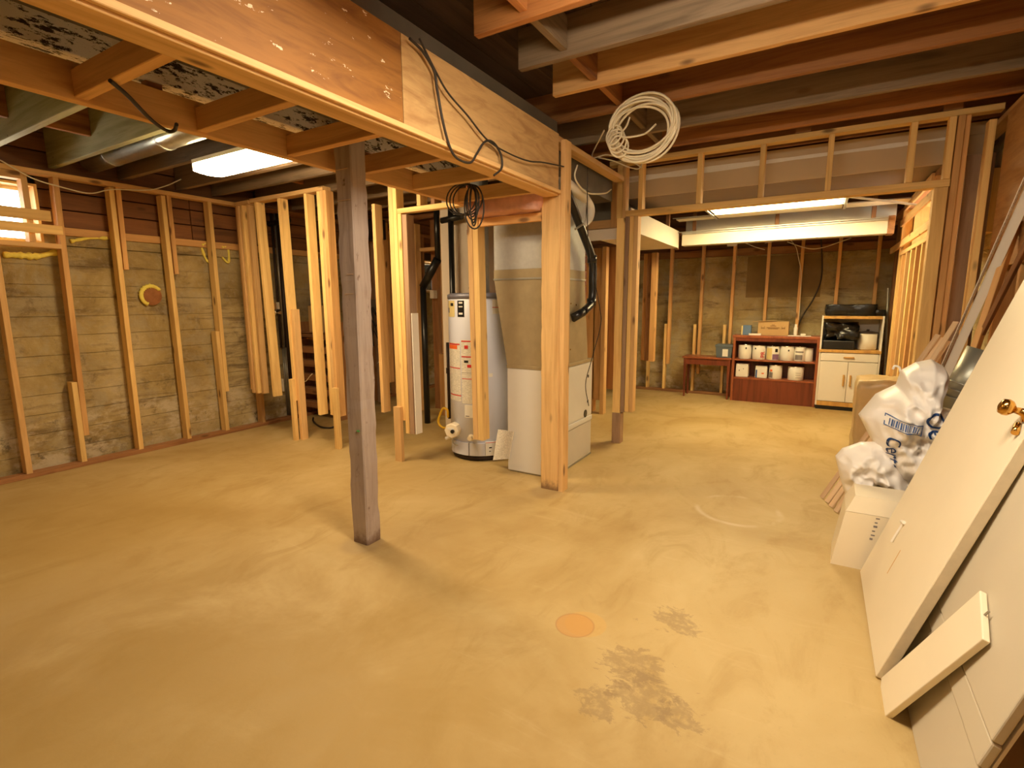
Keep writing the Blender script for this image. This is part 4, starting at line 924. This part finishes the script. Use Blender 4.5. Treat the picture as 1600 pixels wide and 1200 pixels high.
# items on top of the shelf unit
a0, a1 = YP(1184, 515, FY+.05).x, YP(1232, 515, FY+.05).x
cb = thing('cardboard_box', ((a0+a1)/2, FY+.15, .901), 'open cardboard box with printed mark on top of the shelf unit', 'box')
rbox('carton', cb, a0, a1, FY+.05, FY+.26, .901, 1.085, 'card', .003)
beam('flap', cb, (a0-.002, FY+.155, 1.083), (a0-.075, FY+.155, 1.075), .2, .004, (0, 1, 0), 'card'); beam('flap', cb, (a0, FY+.05, 1.085), (a0+.22, FY+.05, 1.105), .05, .004, (0, 1, 0), 'card')
text('print', cb, 'WWW\nMM', .028, Matrix.Translation(((a0+a1)/2, FY+.048, .965)) @ Matrix.Rotation(math.pi/2, 4, 'X'), 'cardprint') if False else None
mb = MB()
for i, (w_, z) in enumerate(((.018, 1.035), (.035, 1.022), (.075, 1.0), (.060, .985))):
    c_ = (a0+a1)/2; mb.box(c_-w_, c_+w_, FY+.047, FY+.049, z, z+.008)
for c_ in (a0+.06, a1-.06): mb.box(c_-.02, c_+.02, FY+.047, FY+.049, .99, .995).box(c_-.02, c_+.02, FY+.047, FY+.049, 1.0, 1.005).box(c_-.02, c_-.016, FY+.047, FY+.049, .985, 1.02).box(c_+.016, c_+.02, FY+.047, FY+.049, .985, 1.02)
mb.build('print', 'cardprint', cb)
x = YP(1168, 515, FY+.08).x
bk2 = thing('box_file', (x, FY+.12, .901), 'small blue upright carton left of the cardboard box', 'box'); rbox('carton', bk2, x-.055, x+.045, FY+.06, FY+.15, .901, 1.03, 'bluegrey', .003); rbox('edge', bk2, x-.075, x-.056, FY+.065, FY+.145, .901, 1.02, 'yellowish', .003)
x = YP(1187, 520, FY+.03).x
o = rbox('paper_stack', None, x-.13, x+.02, FY+.01, FY+.045, .901, .925, 'paper', .002); tag(o, 'flat white packet in front of the blue carton', 'packet')
x = YP(1243, 515, FY+.08).x
o = MB().lathe([(.02, 0), (.022, .004), (.022, .10), (.014, .12), (.013, .15)], seg=16).build('bottle', 'paper', smooth=True, mw=Matrix.Translation((x, FY+.1, .901))); tag(o, 'white tube bottle standing right of the cardboard box', 'bottle')
x = YP(1248, 520, FY+.04).x
o = rbox('paper_sheet', None, x-.12, x+.14, FY+.01, FY+.07, .901, .91, 'paper', .002); tag(o, 'flat white sheet under nothing at the right end of shelf top', 'packet'); o['label'] = 'flat pale sheet at the front right of the shelf top'
o = rbox('roll', None, x+.02, x+.08, FY+.02, FY+.06, .911, .935, 'paper', .008); tag(o, 'small white crumple on the flat pale sheet', 'packet')

# white cabinet (hutch)
HY = 7.42
x0, x1 = YP(1281, 560, HY).x-.01, YP(1381, 560, HY).x
x0, x1 = .045, .675
hu = thing('kitchen_cabinet', ((x0+x1)/2, HY+.18, 0), 'white kitchen cart with oak trim, two doors and open upper shelf', 'cabinet')
HD = .37; ZT = 1.165; ZM = .755
for x in (x0, x1-.018): rbox('side_panel', hu, x, x+.018, HY, HY+HD, .05, ZT-.0, 'white', .002)
rbox('back_panel', hu, x0+.018, x1-.018, HY+HD-.008, HY+HD, .05, ZT-.03, 'white', .001)
rbox('top_board', hu, x0+.019, x1-.019, HY-.002, HY+HD-.009, ZT-.035, ZT, 'oak', .003); rbox('counter', hu, x0-.004, x1+.004, HY-.012, HY+HD-.01, ZM-.035, ZM, 'oak', .003)
rbox('bottom_trim', hu, x0+.018, x1-.018, HY, HY+.02, .05, .105, 'oak', .002); rbox('plinth', hu, x0+.01, x1-.01, HY+.02, HY+HD-.01, 0, .05, 'black', .001)
dw = rbox('drawer', hu, x0+.02, x1-.02, HY-.002, HY+.25, .615, .715, 'white', .003); rbox('handle', dw, (x0+x1)/2-.055, (x0+x1)/2+.055, HY-.022, HY-.004, .655, .672, 'oak', .005)
xm = (x0+x1)/2
for (a_, b_, hx) in ((x0+.02, xm-.002, xm-.035), (xm+.002, x1-.02, xm+.035)):
    dd = rbox('door', hu, a_, b_, HY-.002, HY+.016, .11, .608, 'white', .003); rbox('handle', dd, hx-.01, hx+.01, HY-.024, HY-.004, .31, .45, 'oak', .005)
# black bags
pillow('garbage_bag', 'blackbag', x0+.02, x1-.07, HY+.03, HY+.32, ZT+.001, ZT+.14, 'black plastic garbage bag lying on top of the white cabinet', 'bag', amp=.02, seed=3, bev=.2, sub=9)
pillow('garbage_bag', 'blackbag', x1-.12, x1+.01, HY+.05, HY+.30, ZT+.001, ZT+.075, 'small black bag end drooping right of the bag on the cabinet', 'bag', amp=.02, seed=6, bev=.3, sub=7)
pillow('garbage_bag', 'blackbag', x0+.03, x0+.40, HY+.02, HY+.28, ZM+.115, ZM+.33, 'black crumpled bag stuffed inside the cabinet shelf', 'bag', amp=.06, seed=12, bev=.35, sub=9)
tr = rbox('tray', None, x0+.03, x0+.36, HY+.01, HY+.30, ZM+.002, ZM+.11, 'black', .01); tag(tr, 'black rectangular tray under the crumpled bag in the cabinet', 'tray')
cp = thing('stock_pot', (x1-.14, HY+.17, ZM), 'pale stock pot with dark lid at right in the cabinet shelf', 'pot')
m_ = Matrix.Translation((x1-.14, HY+.17, ZM+.001)); MB().lathe([(.09, 0), (.10, .01), (.10, .20)], seg=28).build('body', 'whitepvc', cp, smooth=True, mw=m_); MB().lathe([(.107, .20), (.107, .212), (.04, .225)], seg=28).build('lid', 'iron', cp, smooth=True, mw=m_); MB().lathe([(.015, .225), (.015, .245)], seg=12).build('knob', 'iron', cp, mw=m_)

# ------------------------------------------------------------------ utility corner contents
ut = thing('supply_pipes', (-5.1, 3.9, 0), 'dark vertical water pipes with valves behind the first partition studs', 'pipe')
def vline(px, py, y, z0, z1, r, mat, name='pipe'):
    x = YP(px, py, y).x; MB().tube([(x, y, z0), (x, y, z1)], r, 12).build(name, mat, ut, smooth=True); return x
y_ = 3.75
x = vline(431, 430, y_, .85, 2.4, .014, 'iron'); vline(436, 430, y_+.03, .85, 2.4, .012, 'galv'); vline(441, 430, y_+.06, 0.04, 2.4, .028, 'iron')
vx, vy, vz = YP(434, 490, y_)
MB().tube([(vx-.10, y_, vz+.01), (vx+.05, y_, vz+.01)], .017, 10).tube([(vx, y_-.03, vz-.02), (vx, y_-.03, vz+.05)], .02, 10).build('meter', 'chrome', ut, smooth=True)
rbox('valve_block', ut, vx-.07, vx-.01, y_-.03, y_+.02, vz+.045, vz+.12, 'orange', .006); rbox('tag', ut, vx+.01, vx+.045, y_-.02, y_, vz+.05, vz+.13, 'paper', .002)
q = YP(428, 345, y_); MB().tube([(q.x-.12, y_, q.z-.03), (q.x+.2, y_+.05, q.z)], .03, 12).build('elbow_pipe', 'black', ut, smooth=True)
for i in range(3): MB().tube([(vx+.01+.03*i, y_+.02, .04), (vx+.01+.03*i, y_+.02, .85)], .008, 8).build('riser', 'galv', ut, smooth=True)
rbox('outlet', ut, vx-.03, vx+.02, y_-.02, y_+.0, .33, .48, 'paper', .006)
cable('electrical_cable', [YP(464, 589, 3.42), YP(470, 592, 3.42), YP(477, 596, 3.42), YP(484, 588, 3.42), YP(488, 584, 3.42)], .005, 'cable', 'short white wire sagging between two partition studs low down')
# slatted shelf rack
rk = thing('utility_rack', (-4.75, 4.1, 0), 'dark wooden slatted rack holding boxes behind the partition', 'shelf')
ry = 3.95; xa, xb = YP(464, 560, ry).x, YP(520, 560, ry).x
for i in range(6):
    z = .12+.165*i; bar('shelf_board', rk, xa+.02, xb, ry, ry+.30, z, z+.075, 'brown')
for x in (xa-.02, xb): bar('upright', rk, x, x+.038, ry, ry+.30, 0, 1.14, 'brown')
q = YP(480, 480, ry); o = rbox('cardboard_box', None, q.x-.03, q.x+.22, ry+.03, ry+.25, 1.025, 1.33, 'card', .004); tag(o, 'brown carton on top of the dark slatted rack', 'box')
bar('shelf_board', rk, xa+.02, xb, ry, ry+.3, 1.0, 1.022, 'brown')
q = YP(475, 528, ry-.014); o = MB().tube([q+V((-.05, 0, 0)), q+V((.28, 0, -.01))], .015, 10).build('brass_pipe', 'brass', smooth=True); tag(o, 'short brass pipe stub in front of the slatted rack', 'pipe')
q = ZP(490, 660); o = cable('floor_cable', [q+V((0, 0, .06)), q+V((0, 0, .012)), ZP(500, 668)+V((0, 0, .012)), ZP(515, 670)+V((0, 0, .012)), ZP(525, 668)+V((0, 0, .014))], .010, 'rubber', 'black hose stub lying on the floor by the partition')
o = MB().tube([YP(661, 448, 4.4), YP(684, 405, 4.4)], .045, 14).tube([YP(661, 448, 4.4), YP(661, 448, 4.4)*V((1, 1, 0)) if False else V((YP(661, 448, 4.4).x, 4.4, 0))], .034, 14).tube([YP(684, 405, 4.4), V((YP(684, 405, 4.4).x, 4.4, 2.435))], .03, 14).build('drain_pipe', 'black', smooth=True); tag(o, 'black drain stack with a slanting branch behind the inner doorway', 'pipe')
o = MB().tube([V((YP(704, 330, 4.15).x, 4.15, 2.435)), V((YP(704, 330, 4.15).x, 4.15, 0))], .028, 12).tube([YP(690, 345, 4.15), YP(722, 338, 4.15)], .03, 12).build('drain_pipe', 'black', smooth=True); tag(o, 'black pipe tee high beside the flue casing', 'pipe')
mb = MB()
for k in range(9):
    a_ = YP(572+random.uniform(-4, 12), 480, 4.75); b_ = a_+V((random.uniform(-.1, .12), random.uniform(-.05, .05), -random.uniform(.2, .5)))
    mb.tube(arc3([a_, a_.lerp(b_, .4)+V((random.uniform(-.1, .1), 0, 0)), b_, b_+V((random.uniform(-.1, .1), 0, .1))], 5), .007, 6)
o = mb.build('wire_tangle', 'rubber', smooth=True); tag(o, 'tangle of black wires by the service box behind dark post', 'cable')
q = YP(594, 478, 4.85); o = rbox('service_box', None, q.x-.12, q.x+.06, 4.76, 4.88, q.z-.06, q.z+.08, 'tin_dark', .005); tag(o, 'dark metal service box on old boards behind the post', 'electrical box')
q = YP(595, 360, 4.85); o = rbox('meter_box', None, q.x-.2, q.x+.08, 4.7, 4.86, q.z-.12, q.z+.12, 'iron', .01); tag(o, 'dark rounded meter box high up behind the dark post', 'electrical box')
q = YP(677, 460, 5.05); o = rbox('outlet_box', None, q.x-.03, q.x+.03, 5.02, 5.09, q.z-.05, q.z+.05, 'whitepvc', .004); tag(o, 'small white outlet box on a stud left of the tank', 'outlet')

# foam plug and foam scraps on the left wall
c = XP(235, 462, XL); fp_ = thing('foam_plug', c, 'round brown wall plug ringed with yellow spray foam', 'wall plug')
MB().lathe([(.088, -.01), (.088, .022), (.06, .03), (.02, .028)], seg=28, axis='x').build('plug', 'brownhole', fp_, mw=Matrix.Translation(c))
mb = MB(); mb.tube([V((.022, .088*math.cos(t), .088*math.sin(t))) for t in [math.radians(35+8.3*i) for i in range(26)]], [.010+.014*abs(noise.noise(V((i*.5, 1, 2))))+.006 for i in range(26)], 8); mb.build('foam_ring', 'foam', fp_, smooth=True, mw=Matrix.Translation(c))
MB().tube([V((.03, .03*math.cos(t)-.05, .06*math.sin(t))) for t in [math.radians(95+10*i) for i in range(16)]], .009, 8).build('foam_bead', 'foam', fp_, smooth=True, mw=Matrix.Translation(c))
def foam(pts, r, label):
    P_ = arc3(pts, 8); o = MB().tube(P_, [r*(.6+.9*abs(noise.noise(V((i*.37, r*90, 0))))) for i in range(len(P_))], 8).build('foam_bead', 'foam', smooth=True); tag(o, label, 'foam')
foam([XP(315, 383, XL+.01), XP(325, 379, XL+.01), XP(333, 384, XL+.01), XP(331, 410, XL+.01), XP(322, 405, XL+.01), XP(315, 387, XL+.01)], .014, 'looping yellow foam bead hanging below the sill board')
foam([XP(346, 386, XL+.01), XP(356, 388, XL+.01), XP(357, 410, XL+.01), XP(347, 402, XL+.01)], .014, 'second yellow foam loop just right of the other one')
foam([XP(275, 378, XL+.01), XP(290, 381, XL+.01), XP(312, 381, XL+.01)], .006, 'thin yellow foam line along the sill board')
foam([XP(110, 377, XL+.01), XP(140, 372, XL+.01), XP(168, 372, XL+.01)], .016, 'yellow foam bead under the sill between second and third studs')
foam([XP(5, 398, XL+.01), XP(30, 399, XL+.01), XP(60, 400, XL+.01), XP(96, 392, XL+.01)], .03, 'thick yellow foam seam below the left window')

# ------------------------------------------------------------------ leaning doors and boards on the right
def slab(name, x_, ya, yb, Lh, slope, th, mat, parent=None):
    """slab leaning towards +x: its front face passes through (x_, y, 0)"""
    ang = math.atan(slope); d = V((math.sin(ang), 0, math.cos(ang))); nrm = V((-math.cos(ang), 0, math.sin(ang)))
    base = V((x_, (ya+yb)/2, 0))
    R = Matrix((V((0, -1, 0)), -nrm, d)).transposed()      # local x = width, local y = into slab, z = along
    # lift so the lowest back corner rests on the floor
    base = base+d*(th*math.sin(ang))
    return base, R.to_4x4(), d, nrm
base, R, d, nrm = slab('door', .272, 2.09, 2.93, 2.03, .312, .036, 'cream')
MD = Matrix.Translation(base) @ R
DW = .84
dr = thing('leaning_door', (base.x, base.y, 0), 'cream flush door slab with brass knob leaning on the right wall', 'door')
rbox('slab', dr, -DW/2, DW/2, 0, .036, 0, 2.03, 'cream', .002, mw=MD)
rbox('bare_edge', dr, DW/2, DW/2+.0015, .003, .033, .004, 2.026, plain('primed_edge', (.62, .52, .36), .7, var=.2, scale=15), .0005, mw=MD)
kz = 1.035; kx = DW/2-.066
kb = MB().lathe([(.030, 0), (.030, -.006), (.013, -.012), (.010, -.032), (.016, -.036), (.025, -.045), (.027, -.055), (.023, -.067), (.010, -.072)], seg=28, axis='y').build('knob', 'brass', dr, smooth=True, mw=MD @ Matrix.Translation((kx, 0, kz)))
MB().tube([(kx-.0, -.006, kz-.04), (kx+.03, -.012, kz-.065)], .010, 10).build('latch', 'brass', dr, smooth=True, mw=MD)
cz = .39; hk = MB().tube([(-.18, -.004, cz), (-.185, -.006, cz-.10)], .005, 8).tube([(-.20, -.006, cz+.0), (-.165, -.006, cz+.01)], .008, 8).build('coat_hook', 'paper', dr, mw=MD)
MB().box(-.045, -.040, -.0008, 0, .20, .32).build('scuff', 'oak', dr, mw=MD)
# second panel with raised bands
base2, R2, d2_, n2_ = slab('panel', .352, 1.50, 2.72, 1.75, .285, .02, 'cream')
MP = Matrix.Translation(base2) @ R2
def onpanel(px, py):
    """distance up the panel of the pixel"""
    dd = ray(px, py); o_ = V((0, 0, CAMZ)); t = (base2-o_).dot(n2_)/dd.dot(n2_); return (o_+dd*t-base2)
pn = thing('leaning_panel', (base2.x, base2.y, 0), 'wide pale grey panel door leaning beneath the cream door', 'panel')
PW = 1.22; g1 = onpanel(1495, 1098).dot(d2_); g2 = onpanel(1527, 1090).dot(d2_)
gs = sorted((max(.05, min(.5, g1)), max(.08, min(.6, g2))))
rbox('bottom_rail', pn, -PW/2, PW/2, 0, .018, 0, gs[0]-.002, 'panelpaint', .003, mw=MP); rbox('middle_rail', pn, -PW/2, PW/2, .0, .022, gs[0]+.002, gs[1]-.002, 'panelpaint', .005, mw=MP @ Matrix.Translation((0, -.006, 0)))
rbox('field', pn, -PW/2, PW/2, 0, .022, gs[1]+.002, 1.75, 'panelpaint', .004, mw=MP @ Matrix.Translation((0, -.010, 0)))
rbox('core', pn, -PW/2+.01, PW/2-.01, .0225, .03, .012, 1.74, 'drywall', .001, mw=MP)
# small plank on the panel
pA, pB = V((.288, 2.095, 0)), V((.462, 1.888, .50)); dpl = (pB-pA).normalized(); wpl = V((0, -1, 0)); wpl = (wpl-dpl*wpl.dot(dpl)).normalized()
MPl = Matrix.Translation(pA+wpl*.09+dpl*.012) @ Matrix((wpl, dpl.cross(wpl), dpl)).transposed().to_4x4()
o = link('shelf_board', None, None, None, mw=Matrix.Translation((.3, 1.985, 0))); tag(o, 'short white shelf board leaning in front of the big pale panel', 'board')
rbox('board', o, -.09, .09, 0, .018, 0, .57, 'cream', .003, mw=MPl); MB().tube([(.0, .008, .57), (.0, .008, .59)], .003, 6).build('peg', 'galv', o, mw=MPl)

# white tub beyond the door
tbx = thing('white_tub', (.35, 3.1, 0), 'cream plastic tub with slanted sides standing beyond the leaning door', 'box')
MB().hexa([(.15, 2.975, .0), (.56, 2.975, .0), (.58, 3.25, 0), (.16, 3.25, 0), (.195, 2.99, .29), (.60, 2.99, .29), (.62, 3.25, .29), (.20, 3.25, .29)]).build('body', 'cream', tbx)
MB().hexa([(.195, 2.99, .292), (.60, 2.99, .292), (.62, 3.25, .292), (.20, 3.25, .292), (.232, 3.02, .372), (.57, 3.02, .372), (.58, 3.22, .372), (.235, 3.22, .372)]).build('lid', 'cream', tbx)
mb = MB()
for i in range(6): 
    x_ = .305+.0035*i; z_ = .165+.022*i; mb.box(x_, x_+.012+.004*(i % 2), 2.976+.016*z_/.29-.003, 2.9775+.05*z_, z_, z_+.006+.004*((i*7) % 3 == 0))
mb.build('small_print', 'inkgrey', tbx)

# rolled underlay, boxes carrying the bags
ro = MB(); n = 110; 
cr = V((.47, 3.42, .182))
pts = [(cr.x+(.172-.142*i/n)*math.cos(.35*i), cr.z+(.172-.142*i/n)*math.sin(.35*i)) for i in range(n+1)]
for (x_, z_) in pts: ro.v += [(x_, 3.34, z_), (x_, 3.34, z_), (x_, 3.85, z_)]
ro = MB()
for i, (x_, z_) in enumerate(pts):
    dx, dz = x_-cr.x, z_-cr.z; l = math.hypot(dx, dz); nx, nz = dx/l, dz/l
    for (yy, o_) in ((3.36, .007), (3.36, -.003), (3.85, -.003), (3.85, .007)): ro.v.append((x_+nx*o_, yy, z_+nz*o_))
for i in range(n):
    b = 4*i; ro.f += [(b, b+4, b+5, b+1), (b+1, b+5, b+6, b+2), (b+2, b+6, b+7, b+3), (b+3, b+7, b+4, b)]
o = ro.build('underlay_roll', 'plywood_roll'); tag(o, 'rolled tan underlay lying under the white bags, spiral end showing', 'roll')
o = rbox('cardboard_box', None, .42, .86, 3.90, 4.25, 0, .62, 'card', .004); tag(o, 'brown carton standing on the floor hidden behind the white bags', 'box')
o = rbox('black_bin', None, .64, .86, 3.29, 3.60, 0, .30, 'black', .01); tag(o, 'black box in shade beneath the upper white bag', 'box')
for i in range(3): pass
q0, q1 = YP(1345, 592, 5.0), YP(1412, 590, 5.0)
o = pillow('wrapped_carton', 'wrap', q0.x-.02, q1.x+.02, 5.0, 5.35, 0, q0.z, 'tan carton in clear plastic wrap standing behind the white bags', 'box', amp=.02, seed=9, bev=.08, sub=8)

# leaning trims
def lean_strip(name, p0, p1, w_, t_, mat, label, u=(0, 1, 0), cat='trim', group=None):
    o = beam(name, None, p0, p1, w_, t_, u, mat); tag(o, label, cat, group); return o
tb0 = [(1284, 779), (1292, 786), (1298, 793), (1306, 801)]; tb1 = [(1466, 523), (1474, 528), (1482, 533), (1494, 503)]
labs = ('leftmost of four pale wood trims poking out under white bags', 'second from left of four pale wood trims under the bags', 'third from left of four pale wood trims under the bags', 'rightmost and longest of four pale wood trims under bags')
for (a_, b_, lb) in zip(tb0, tb1, labs):
    lean_strip('wood_trim', ZP(*a_)+V((0, 0, .006)), YP(*b_, 4.25), .035, .010, 'lath', lb, u=(.7, -.7, 0))
p0 = ZP(1385, 765)+V((.03, .1, .02)); p1 = YP(1612, 255, 3.80)
st = thing('plastic_strips', p0, 'long white perforated plastic strip leaning on the right wall', 'trim')
ux = V((.6, .8, 0)); beam('flange', st, p0, p1, .062, .004, (.35, .9, 0), 'white'); beam('flange', st, p0+V((.038, .008, -.008)), p1+V((.038, .008, -.008)), .046, .004, (.9, -.3, 0), 'white')
dl = (p1-p0).normalized(); mb = MB(); L_ = (p1-p0).length
ul = V((.35, .9, 0)); ul = (ul-dl*ul.dot(dl)).normalized()
for i in range(60):
    c_ = p0+dl*(L_*(.38+.0098*i))+ul*-.022; nrm_ = dl.cross(ul)*.0026; a_ = dl*.003; b__ = ul*.005
    mb.hexa([c_-a_-b__-nrm_, c_+a_-b__-nrm_, c_+a_+b__-nrm_, c_-a_+b__-nrm_, c_-a_-b__+nrm_, c_+a_-b__+nrm_, c_+a_+b__+nrm_, c_-a_+b__+nrm_])
o = mb.build('perforations', 'card', st); o['kind'] = 'stuff'
o = beam('tape_band', st, p0+dl*L_*.36+V((.02, 0, 0)), p0+dl*L_*.385+V((.02, 0, 0)), .11, .012, (.5, .8, 0), 'lath')
p2 = p0+V((.10, .02, 0)); p3 = YP(1625, 340, 3.72)
lean_strip('wood_trim', p2, p3, .045, .02, 'brown', 'dark brown wood strip leaning just below the white plastic strip', u=(.5, .8, 0))
lean_strip('wood_trim', YP(1492, 640, 4.0), YP(1590, 345, 4.0)+V((0, 0, 0)), .06, .03, 'orange', 'reddish stud offcut leaning behind the white plastic strip', u=(.5, .8, 0))
lean_strip('dark_board', (.70, 3.05, .0), (.915, 3.05, 1.85), .20, .02, 'darkgreen', 'dark green board leaning on the wall behind the cream door', u=(0, 1, 0), cat='board')
# galvanised duct offcut
D0, D1 = YP(1488, 640, 3.80), YP(1540, 548, 3.80)
dc = MB().tube([D0, D1], .085, 24).build('duct_offcut', 'duct', smooth=True); tag(dc, 'grey sheet metal duct offcut between white bags and cream door', 'duct')
mb = MB(); 
for t in (.18, .30, .42): c_ = D0.lerp(D1, t); mb.tube([c_, c_.lerp(D1, .03)], .089, 24)
mb.build('crimp_ring', 'galv', dc, smooth=True)

# crumpled white bags
def sack(name, outline, y0, depth, label, seed=0, amp=.03, back=.5):
    P_ = [YP(px, py, y0) for px, py in outline]; P_ = [(p.x, p.z) for p in P_]
    cx_ = sum(p[0] for p in P_)/len(P_); cz_ = sum(p[1] for p in P_)/len(P_)
    # dense closed outline
    D = []
    for i in range(len(P_)):
        a_, b_ = P_[i], P_[(i+1) % len(P_)]
        for k in range(8): D.append((a_[0]+(b_[0]-a_[0])*k/8, a_[1]+(b_[1]-a_[1])*k/8))
    N = len(D); RN = 26
    def crumple(x_, z_):
        v = V((x_, z_, seed*1.7))
        a1 = abs(noise.noise(v*5.0+V((1, 2, seed)))); a2 = abs(noise.noise(v*11+V((5, 1, seed)))); a3 = abs(noise.noise(v*18+V((0, 4, seed))))
        return amp*(1.6*(.25-a1)+1.3*(.25-a2)+.9*(.2-a3))
    def rfrac(x_, z_):
        an = math.atan2(z_-cz_, x_-cx_); r = math.hypot(x_-cx_, z_-cz_); best = None
        for (a_, b_) in D:
            dd = abs((math.atan2(b_-cz_, a_-cx_)-an+math.pi) % (2*math.pi)-math.pi)
            if best is None or dd < best[0]: best = (dd, math.hypot(a_-cx_, b_-cz_))
        return min(1, r/max(best[1], 1e-6))
    def front(x_, z_):
        r = rfrac(x_, z_); return y0-depth*math.sqrt(max(0, 1-r**2.2))-crumple(x_, z_)*(1-r**4)
    mb = MB()
    for side in (1, -1):
        for j in range(RN+1):
            r = j/RN
            for (a_, b_) in D:
                x_, z_ = cx_+(a_-cx_)*r, cz_+(b_-cz_)*r
                h_ = depth*math.sqrt(max(0, 1-r**2.2))+crumple(x_, z_)*(1-r**4)
                if side == -1: h_ = -h_*back
                mb.v.append((x_, y0-h_, z_))
    S_ = (RN+1)*N
    for s_ in (0, 1):
        for j in range(RN):
            for k in range(N):
                q = (s_*S_+j*N+k, s_*S_+j*N+(k+1) % N, s_*S_+(j+1)*N+(k+1) % N, s_*S_+(j+1)*N+k)
                mb.f.append(q if s_ else q[::-1])
    o = mb.build(name, 'bag', smooth=True)
    bm = bmesh.new(); bm.from_mesh(o.data); bmesh.ops.remove_doubles(bm, verts=bm.verts[:], dist=.0004); bmesh.ops.recalc_face_normals(bm, faces=bm.faces[:]); bm.to_mesh(o.data); bm.free()
    for p in o.data.polygons: p.use_smooth = True
    tag(o, label, 'bag'); return o, front
b1_, f1 = sack('plastic_bag', [(1400, 600), (1408, 578), (1430, 566), (1455, 561), (1474, 572), (1479, 584), (1462, 612), (1461, 634), (1492, 642), (1530, 690), (1520, 770), (1440, 776), (1412, 768), (1390, 735), (1368, 700), (1341, 647), (1368, 615)], 3.56, .36, 'big crumpled white plastic bag with blue print on top of the heap', seed=1, amp=.085)
b2_, f2 = sack('plastic_bag', [(1345, 690), (1378, 690), (1400, 712), (1420, 745), (1425, 765), (1400, 762), (1366, 753), (1360, 766), (1345, 779), (1324, 783), (1313, 748), (1305, 712), (1316, 700)], 3.44, .15, 'smaller white plastic bag sagging below the big one on the left', seed=5, amp=.06)
def on_bag(bag, fn, px, py, y0, body, size, rot, nm='lettering', mat='blue', dd=.3):
    p = YP(px, py, y0-dd)
    mw = Matrix.Translation((p.x, 0, p.z)) @ Matrix.Rotation(math.pi/2, 4, 'X') @ Matrix.Rotation(math.radians(rot), 4, 'Z')
    text(nm, bag, body, size, mw, mat, fn=lambda v: V((v.x, fn(v.x, v.z)-.011, v.z)))
on_bag(b1_, f1, 1391, 702, 3.62, 'Certo', .085, -82, dd=.22)
on_bag(b1_, f1, 1452, 655, 3.62, 'Oe', .11, -78, dd=.22)
p = YP(1405, 655, 3.40)
mb = MB()
def strip(x_0, x_1, z_0, z_1, th=0):
    n = 10; b = len(mb.v); ca, sa = math.cos(-.17), math.sin(-.17)
    for i in range(n+1):
        for zz in (z_0, z_1):
            u_, v_ = x_0+(x_1-x_0)*i/n, zz; X_, Z_ = p.x+u_*ca-v_*sa, p.z+u_*sa+v_*ca; mb.v.append((X_, f1(X_, Z_)-.010-th, Z_))
    mb.f.extend([(b+2*i, b+2*i+2, b+2*i+3, b+2*i+1) for i in range(n)])
for (a_, b__, c_, d_) in ((-.075, .075, .022, .026), (-.075, .075, -.026, -.022), (-.075, -.071, -.026, .026), (.071, .075, -.026, .026)): strip(a_, b__, c_, d_)
for i in range(14): strip(-.058+.0085*i, -.058+.0085*i+.003+.002*(i % 2), -.018, .015, .001)
mb.build('barcode_box', 'blue', b1_)
# bag handle curl
cable('bag_handle', [YP(1395, 577, 3.6), YP(1398, 572, 3.6), YP(1405, 574, 3.6), YP(1408, 582, 3.6), YP(1418, 586, 3.6)], .006, 'bag', '', parent=b1_)
